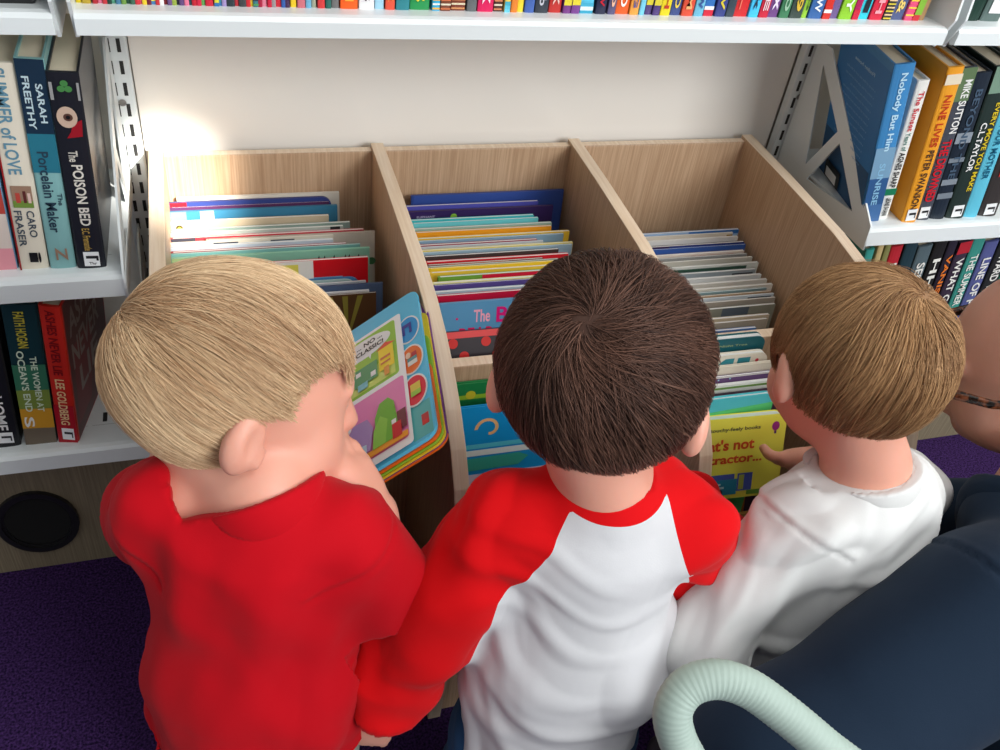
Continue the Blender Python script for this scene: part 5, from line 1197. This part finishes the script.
    if 'raglan' in gg:
        s1 = -np.ones(len(V)) * .1
        for q in 'LR':
            p0, p1 = A3(gg['raglan'][q][0]), A3(gg['raglan'][q][1])
            d_ = p1 - p0; d_ = d_ - bf * (d_ @ bf); d_ /= np.linalg.norm(d_); nn = np.cross(bf, d_); nn = nn * (1 if nn @ (J['sh' + q] - J['neck']) > 0 else -1)
            pl = (V - p0) @ nn + .12 * ((V - p0) @ d_) * 0 + gg.get('bulge', .01) * np.sin(np.clip(((V - p0) @ d_) / max(1e-6, float((p1 - p0) @ d_)), 0, 1) * PI)
            aw = dt - evalp(arm[q], V)
            below = ((V - p1) @ d_) > -.004
            s1 = np.maximum(s1, np.maximum(np.where(below, -1, pl), aw - .009))
        at['sleeve_side'] = np.maximum(s1, gg.get('ring', 0) - hole[0](V.astype(np.float32)))
    sh_o = npmesh('shirt', V, Q, [gg['mat']], root, o, at)
    # neckband
    Hf = Field(nc - .09 * b, nc + .09 * b, .0018 * max(1, b * .8))
    sl, P = Hf.region(Hf.lo, Hf.lo + Hf.n * Hf.h, 0)
    # resample the shirt body around the neck
    full_p = evalp([t for t in tor + arm['L'] + arm['R']], P.reshape(-1, 3)).reshape(P.shape[:-1])
    i0 = ((P - G.lo) / G.h); i0 = np.clip(i0, 0, G.n - 1.001); fl = np.floor(i0).astype(int); fr = i0 - fl
    def samp(D):
        r_ = 0
        for a in (0, 1):
            for bb in (0, 1):
                for cc in (0, 1):
                    r_ = r_ + D[np.minimum(fl[..., 0] + a, D.shape[0] - 1), np.minimum(fl[..., 1] + bb, D.shape[1] - 1), np.minimum(fl[..., 2] + cc, D.shape[2] - 1)] * (fr[..., 0] if a else 1 - fr[..., 0]) * (fr[..., 1] if bb else 1 - fr[..., 1]) * (fr[..., 2] if cc else 1 - fr[..., 2])
        return r_
    sd = samp(full); hd_ = hole[0](P)
    bw = gg.get('band', .006) * b
    q_ = np.sqrt(np.maximum(np.abs(sd - .0018) - .0016, 0) ** 2 + np.maximum(np.abs(hd_ - bw * .8) - bw, 0) ** 2) - .0026
    Hf.d = np.maximum(q_, trim(P)).astype(np.float32)
    V2, Q2 = Hf.mesh()
    if len(V2) and 'ring' not in gg: npmesh('neckband', V2, Q2, [gg.get('bandmat', gg['mat'])], sh_o, o)
    # trousers
    T = Field(lo, np.array([hi[0], hi[1], J['pel'][2] + .06 * b]), .004); tm = spec['trousers']
    T.apply(cone(J['pel'] + A3((0, 0, .03)) * b, J['pel'], .066 * b, .070 * b, sq=(bf, 1.12)), .02)
    for q in 'LR':
        T.apply(cone(J['hip' + q], J['kn' + q], .056 * b, .044 * b), .02 * b); T.apply(cone(J['kn' + q], J['an' + q] + A3((0, 0, .01)), .044 * b, .036 * b), .015 * b)
    if spec.get('adult'): T.apply(cone(J['pel'] * .75 + be * .25, J['pel'], .086 * b, .088 * b, sq=(bf, 1.1)), .02)
    V3, Q3 = T.mesh(); N3 = normals(V3, Q3); V3 = V3 + N3 * ((fold_noise(V3, (1, .3, .2), .03, 5) - .3) * .006 * b)[:, None]
    npmesh('trousers', V3, Q3, [tm], root, o)
    for q in 'LR':
        K = Field(J['an' + q] - .09 * b, J['an' + q] + .11 * b, .004); a0 = J['an' + q]; tv = A3(spec.get('toe', (0, .055, -.015))) * b
        K.apply(cone(a0 + A3((0, 0, -.012)) * b, a0 + tv, .027 * b, .023 * b), .01); K.cut(lambda P: (.002 - P[..., 2]))
        V4, Q4 = K.mesh()
        if len(V4): npmesh('shoe', V4, Q4, [spec['shoe']], root, o)
    if 'hair' in spec: hair(root, o, c, R, s, **spec['hair'])
    return root, R, c

M_blond = hair_mat('blond_hair', s2l(176, 132, 94), s2l(250, 222, 180))
M_dark = hair_mat('dark_brown_hair', s2l(50, 32, 26), s2l(128, 92, 76))
M_lbrown = hair_mat('light_brown_hair', s2l(116, 78, 50), s2l(206, 164, 116))
M_red = cloth('red_cotton', s2l(184, 2, 20))
M_raglan = cloth('white_jersey_red_sleeves', s2l(204, 204, 206), attr='sleeve_side', col2=s2l(206, 4, 12))
M_band_red = cloth('red_ribbing', s2l(196, 10, 22))
M_wjersey = cloth('white_jersey', s2l(216, 216, 214))
M_navy = cloth('navy_sweatshirt', s2l(22, 38, 56))
M_jean = cloth('blue_denim', s2l(40, 76, 116)); M_stone = cloth('stone_trousers', s2l(150, 146, 136)); M_navyt = cloth('navy_trousers', s2l(20, 28, 44))
M_shoe = mat('shoe_rubber', (0.05, 0.05, 0.07), .6)

# blond toddler in red, turned to the right, holding a board book
person(dict(origin=(0.10, -0.60, 0), label='blond toddler in red T-shirt looking down at an open board book', h=.0026, b=1.0, hs=.97, skin=SKIN, shoe=M_shoe,
    head=(0.0955, -0.5182, 0.6284), face=((.945, .083, -.327), (.284, .332, .907), 0),
    J=dict(neck=(.103, -.580, .575), shL=(.036, -.560, .548), shR=(.165, -.607, .535), elL=(.012, -.500, .47), elR=(.200, -.612, .455), wrL=(.030, -.445, .480), wrR=(.190, -.580, .528),
           pel=(.088, -.610, .300), hipL=(.055, -.600, .28), hipR=(.12, -.612, .28), knL=(.050, -.585, .16), knR=(.13, -.600, .16), anL=(.045, -.600, .045), anR=(.135, -.612, .045)),
    handL=((.55, .5, .25), (.4, -.2, .8), 1.0, .35), handR=((-.35, .55, .62), (-.5, .3, -.6), 1.05, .55),
    shirt=dict(mat=M_red, bandmat=M_red, loose=1.12, sleeve=.92, sr=(.038, .041, .03), hem=(0, 0, -.03), hemr=.096, hemz=.325, neckr=.036, neckoff=(.0, .000, -.006), band=.005,
               folds=[((.3, .1, 1), .09, .026, 3), ((.8, 0, -.6), .06, .012, 4)]),
    trousers=M_stone,
    hair=dict(mats=[M_blond], whorl=(-.27, -.90, .34), plane=((0, -.72, 1.0), -.018), notch=[((.075, .004, -.020), .030), ((-.075, .004, -.020), .030), ((.064, .048, .008), .041), ((-.064, .048, .008), .041), ((0, .120, .015), .070)], seed=2, swirl=.3, droop=.3, L=(.05, .09))))

# dark-haired toddler in raglan top, seen from behind
person(dict(origin=(0.36, -0.64, 0), label='dark-haired toddler in white top with long red sleeves, seen from behind', h=.0026, b=1.04, hs=1.02, skin=SKIN, shoe=M_shoe,
    head=(0.3620, -0.5768, 0.6495), face=((.50, .76, -.50), (0, 0, 1), -4),
    J=dict(neck=(.362, -.622, .570), shL=(.285, -.610, .535), shR=(.432, -.632, .532), elL=(.222, -.630, .430), elR=(.492, -.600, .435), wrL=(.186, -.652, .350), wrR=(.500, -.525, .440),
           pel=(.345, -.665, .295), hipL=(.31, -.66, .27), hipR=(.38, -.668, .27), knL=(.305, -.64, .15), knR=(.39, -.65, .15), anL=(.30, -.655, .045), anR=(.40, -.665, .045)),
    handL=((-.25, .0, -1), (.3, .9, .2), .95, .5), handR=((.1, .9, -.2), (0, -.2, -.9), 1.0, .5),
    shirt=dict(mat=M_raglan, bandmat=M_band_red, ring=.015, scoop=0, loose=1.0, sleeve=1.0, sr=(.036, .038, .029), hem=(0, 0, -.03), hemr=.086, hemz=.285, neckr=.032, neckoff=(.002, .006, .016), band=.006,
               raglan=dict(L=((.322, -.65, .575), (.252, -.66, .478)), R=((.406, -.65, .575), (.460, -.67, .475))), bulge=.008,
               folds=[((.80, .1, -.60), .062, .036, 13), ((1, 0, -.3), .040, .014, 14)]),
    trousers=M_jean,
    hair=dict(mats=[M_dark], whorl=(-.16, -.87, .45), plane=((0, -.50, 1.0), -.028), notch=[((.078, .010, -.030), .024), ((0, .112, -.01), .058)], seed=5, swirl=.5, droop=.12, L=(.03, .06), base=(.0765, .0915, .0785), tint=(.2, .7))))

# light-brown-haired toddler in white, seen from behind
person(dict(origin=(0.60, -0.66, 0), label='light-brown-haired toddler in a white long-sleeved top reaching for a yellow board book', h=.0026, b=.97, hs=.90, skin=SKIN, shoe=M_shoe,
    head=(0.5929, -0.5840, 0.6414), face=((.20, .85, -.50), (0, 0, 1), 2),
    J=dict(neck=(.607, -.632, .565), shL=(.543, -.645, .515), shR=(.648, -.640, .525), elL=(.470, -.678, .398), elR=(.722, -.585, .450), wrL=(.512, -.610, .435), wrR=(.714, -.495, .412),
           pel=(.60, -.680, .290), hipL=(.568, -.68, .27), hipR=(.632, -.68, .27), knL=(.565, -.65, .16), knR=(.64, -.65, .16), anL=(.56, -.67, .045), anR=(.645, -.67, .045)),
    handL=((.1, .9, .3), (.2, -.3, -.9), .9, .5), handR=((-.6, .60, -.65), (.15, .75, .35), 1.05, .35),
    shirt=dict(mat=M_wjersey, bandmat=M_wjersey, loose=.95, sleeve=1.0, sr=(.037, .040, .028), hem=(0, 0, -.03), hemr=.088, hemz=.27, neckr=.036, neckoff=(0, .002, -.006), band=.006,
               folds=[((.8, .1, .5), .045, .028, 23), ((.3, .2, 1), .036, .012, 24)]),
    trousers=M_navyt,
    hair=dict(mats=[M_lbrown], whorl=(.21, -.62, .75), plane=((0, -.50, 1.0), -.022), notch=[((.075, .008, -.020), .032), ((-.075, .008, -.020), .033), ((0, .112, -.01), .055)], seed=8, swirl=.35, droop=.3, L=(.05, .085))))

# adult in a navy sweatshirt, sitting on the floor at the right
M_ahair = hair_mat('brown_hair', s2l(60, 40, 28), s2l(130, 96, 70))
ad = dict(origin=(0.82, -0.82, 0), label='adult in navy sweatshirt crouching at the right edge beside the toddler in white', h=.0034, sh_h=.004, b=1.62, hs=1.2, skin=SKIN_A, shoe=M_shoe, adult=True, nk=.85,
    head=(0.8773, -0.5514, 0.5922), face=((-.74, .50, -.42), (0, 0, 1), 0),
    J=dict(neck=(.812, -.675, .500), shL=(.668, -.760, .500), shR=(.985, -.670, .430), elL=(.480, -.800, .405), elR=(1.06, -.560, .28), wrL=(.445, -.775, .270), wrR=(1.00, -.440, .19),
           pel=(.900, -.930, .14), hipL=(.84, -.97, .13), hipR=(.96, -.90, .13), knL=(.56, -.93, .17), knR=(1.0, -.56, .17), anL=(.70, -1.10, .06), anR=(1.02, -.80, .06)),
    handL=((-.1, .2, -1), (-.2, .9, .1), .9, .5), handR=((-.8, .3, -.2), (0, -.2, -.9), .9, .5), toe=(.05, -.05, -.02),
    shirt=dict(mat=M_navy, bandmat=M_navy, loose=1.06, sleeve=1.0, sr=(.045, .041, .032), hem=(0, 0, -.02), hemr=.082, hemz=.10, neckr=.036, band=.006, extra=[((.775, -.735, .515), (.86, -.765, .50), .038, .045), ((.775, -.735, .515), (.765, -.67, .50), .034, .028), ((.86, -.765, .50), (.91, -.70, .49), .042, .034)],
               folds=[((.8, .1, .5), .11, .012, 33), ((.3, .2, 1), .09, .008, 34)]),
    trousers=M_navyt,
    hair=dict(mats=[M_ahair], whorl=(0, -.5, .86), plane=((0, -1.6, 1.0), .035), notch=[((.075, .008, -.018), .027), ((-.075, .008, -.018), .027), ((0, .112, .0), .060)], seed=11, n=5000, swirl=.1, droop=.4, L=(.05, .09)))
arot, aR, ac = person(ad)
# tortoiseshell glasses on the adult's face
gl = empty('glasses', tuple(float(v) for v in ac), label='brown tortoiseshell glasses worn by the adult in navy', cat='glasses')
TS = bpy.data.materials.new('tortoiseshell'); n_, l_, b_ = nodes_of(TS)
t_ = n_.new('ShaderNodeTexNoise'); t_.inputs['Scale'].default_value = 130; r_ = n_.new('ShaderNodeValToRGB')
r_.color_ramp.elements[0].position = .42; r_.color_ramp.elements[0].color = (.006, .004, .003, 1); r_.color_ramp.elements[1].position = .62; r_.color_ramp.elements[1].color = (.22, .07, .03, 1)
c_ = n_.new('ShaderNodeTexCoord'); l_.new(c_.outputs['Object'], t_.inputs['Vector']); l_.new(t_.outputs['Fac'], r_.inputs['Fac']); l_.new(r_.outputs['Color'], b_.inputs['Base Color']); b_.inputs['Roughness'].default_value = .15
GL = bpy.data.materials.new('lens_glass'); n_, l_, b_ = nodes_of(GL); b_.inputs['Transmission Weight'].default_value = 1; b_.inputs['Roughness'].default_value = 0; b_.inputs['IOR'].default_value = 1.1
HW = lambda p: Vector((aR @ (A3(p) * 1.2)).tolist())
for x in (-1, 1):
    ring = [HW((x * .029 + .0235 * math.cos(a), .098 - .25 * (abs(.0235 * math.cos(a) * x + .029) ** 2) * 6, -.004 + .0185 * math.sin(a) + (.002 if math.sin(a) > 0 else 0))) for a in [2 * PI * k / 28 for k in range(28)]]
    tube_mesh(ring + ring[:2], .0022, TS, 8).build('rim', gl, smooth=True)
    m = MB(); cen = sum(ring, Vector()) / 28; m.poly([cen] + ring, [(0, k + 1, (k + 1) % 28 + 1) for k in range(28)], GL); m.build('lens', gl)
    tube_mesh([HW(p) for p in ((x * .052, .088, .006), (x * .060, .080, .007), (x * .0725, .055, .005), (x * .0765, .02, .003), (x * .0765, .000, -.001), (x * .074, -.014, -.012), (x * .070, -.022, -.024))], [.0042, .0052, .0046, .0034, .0026, .0022, .002], TS, 8).build('temple', gl, smooth=True)
tube_mesh([HW((-.0075, .097, .004)), HW((0, .1005, .007)), HW((.0075, .097, .004))], .0017, TS, 8).build('bridge', gl, smooth=True)

# ------------------------------------------------------------------ ribbed tube hoop in the foreground
def catmull(P, n):
    out = []
    for i in range(len(P) - 1):
        a, b, c, d = P[max(i - 1, 0)], P[i], P[i + 1], P[min(i + 2, len(P) - 1)]
        for k in range(n):
            t = k / n; out.append(((2 * b) + (c - a) * t + (2 * a - 5 * b + 4 * c - d) * t * t + (3 * b - a - 3 * c + d) * t ** 3) * .5)
    return out + [P[-1]]
th = empty('tube_handle', (.36, -.9, 0), label='pale grey-green ribbed tube handle arching at the bottom of the photo', cat='handle')
fa, fb = Vector((0.3249, -0.8562, 0.5846)), Vector((0.4187, -0.8916, 0.5982))
hp = [Vector(p) for p in ((fa.x, fa.y, .012), (fa.x, fa.y, .30), (fa.x, fa.y, fa.z - .03), fa, (0.3137, -0.8400, 0.6082), (0.3109, -0.8309, 0.6246), (0.3202, -0.8248, 0.6354), (0.3358, -0.8263, 0.6407), (0.3526, -0.8346, 0.6389), (0.3697, -0.8488, 0.6310), (0.3895, -0.8673, 0.6195), fb, fb + Vector((.012, -.01, -.05)), (fb.x + .016, fb.y - .014, .30), (fb.x + .016, fb.y - .014, .012))]
P_ = [p - Vector((.36, -.9, 0)) for p in catmull(hp, 60)]
L_ = 0; rad = []
for i, p in enumerate(P_):
    if i: L_ += (p - P_[i - 1]).length
    rad.append(.0112 + .00035 * math.sin(L_ * 2 * PI / .0036))
# resample evenly so that the ribs are regular
cum = [0]
for i in range(1, len(P_)): cum.append(cum[-1] + (P_[i] - P_[i - 1]).length)
N_ = int(cum[-1] / .0009); E_ = []; j = 0
for k in range(N_):
    s_ = cum[-1] * k / (N_ - 1)
    while j < len(cum) - 2 and cum[j + 1] < s_: j += 1
    t_ = (s_ - cum[j]) / max(1e-9, cum[j + 1] - cum[j]); E_.append(P_[j].lerp(P_[j + 1], min(1, t_)))
rad = [.0112 + .00016 * math.sin(cum[-1] * k / (N_ - 1) * 2 * PI / .0030) for k in range(N_)]
tube_mesh(E_, rad, mat('pale_green_foam', s2l(160, 178, 168), .6), 20).build('ribbed_tube', th, smooth=True)
for e in (E_[0], E_[-1]):
    m = MB(); m.prism(disc(e.x, e.y, .022), 2, 0, .012, mat('rubber_grey', s2l(90, 96, 96), .7)); m.build('foot', th, bevel=.002)
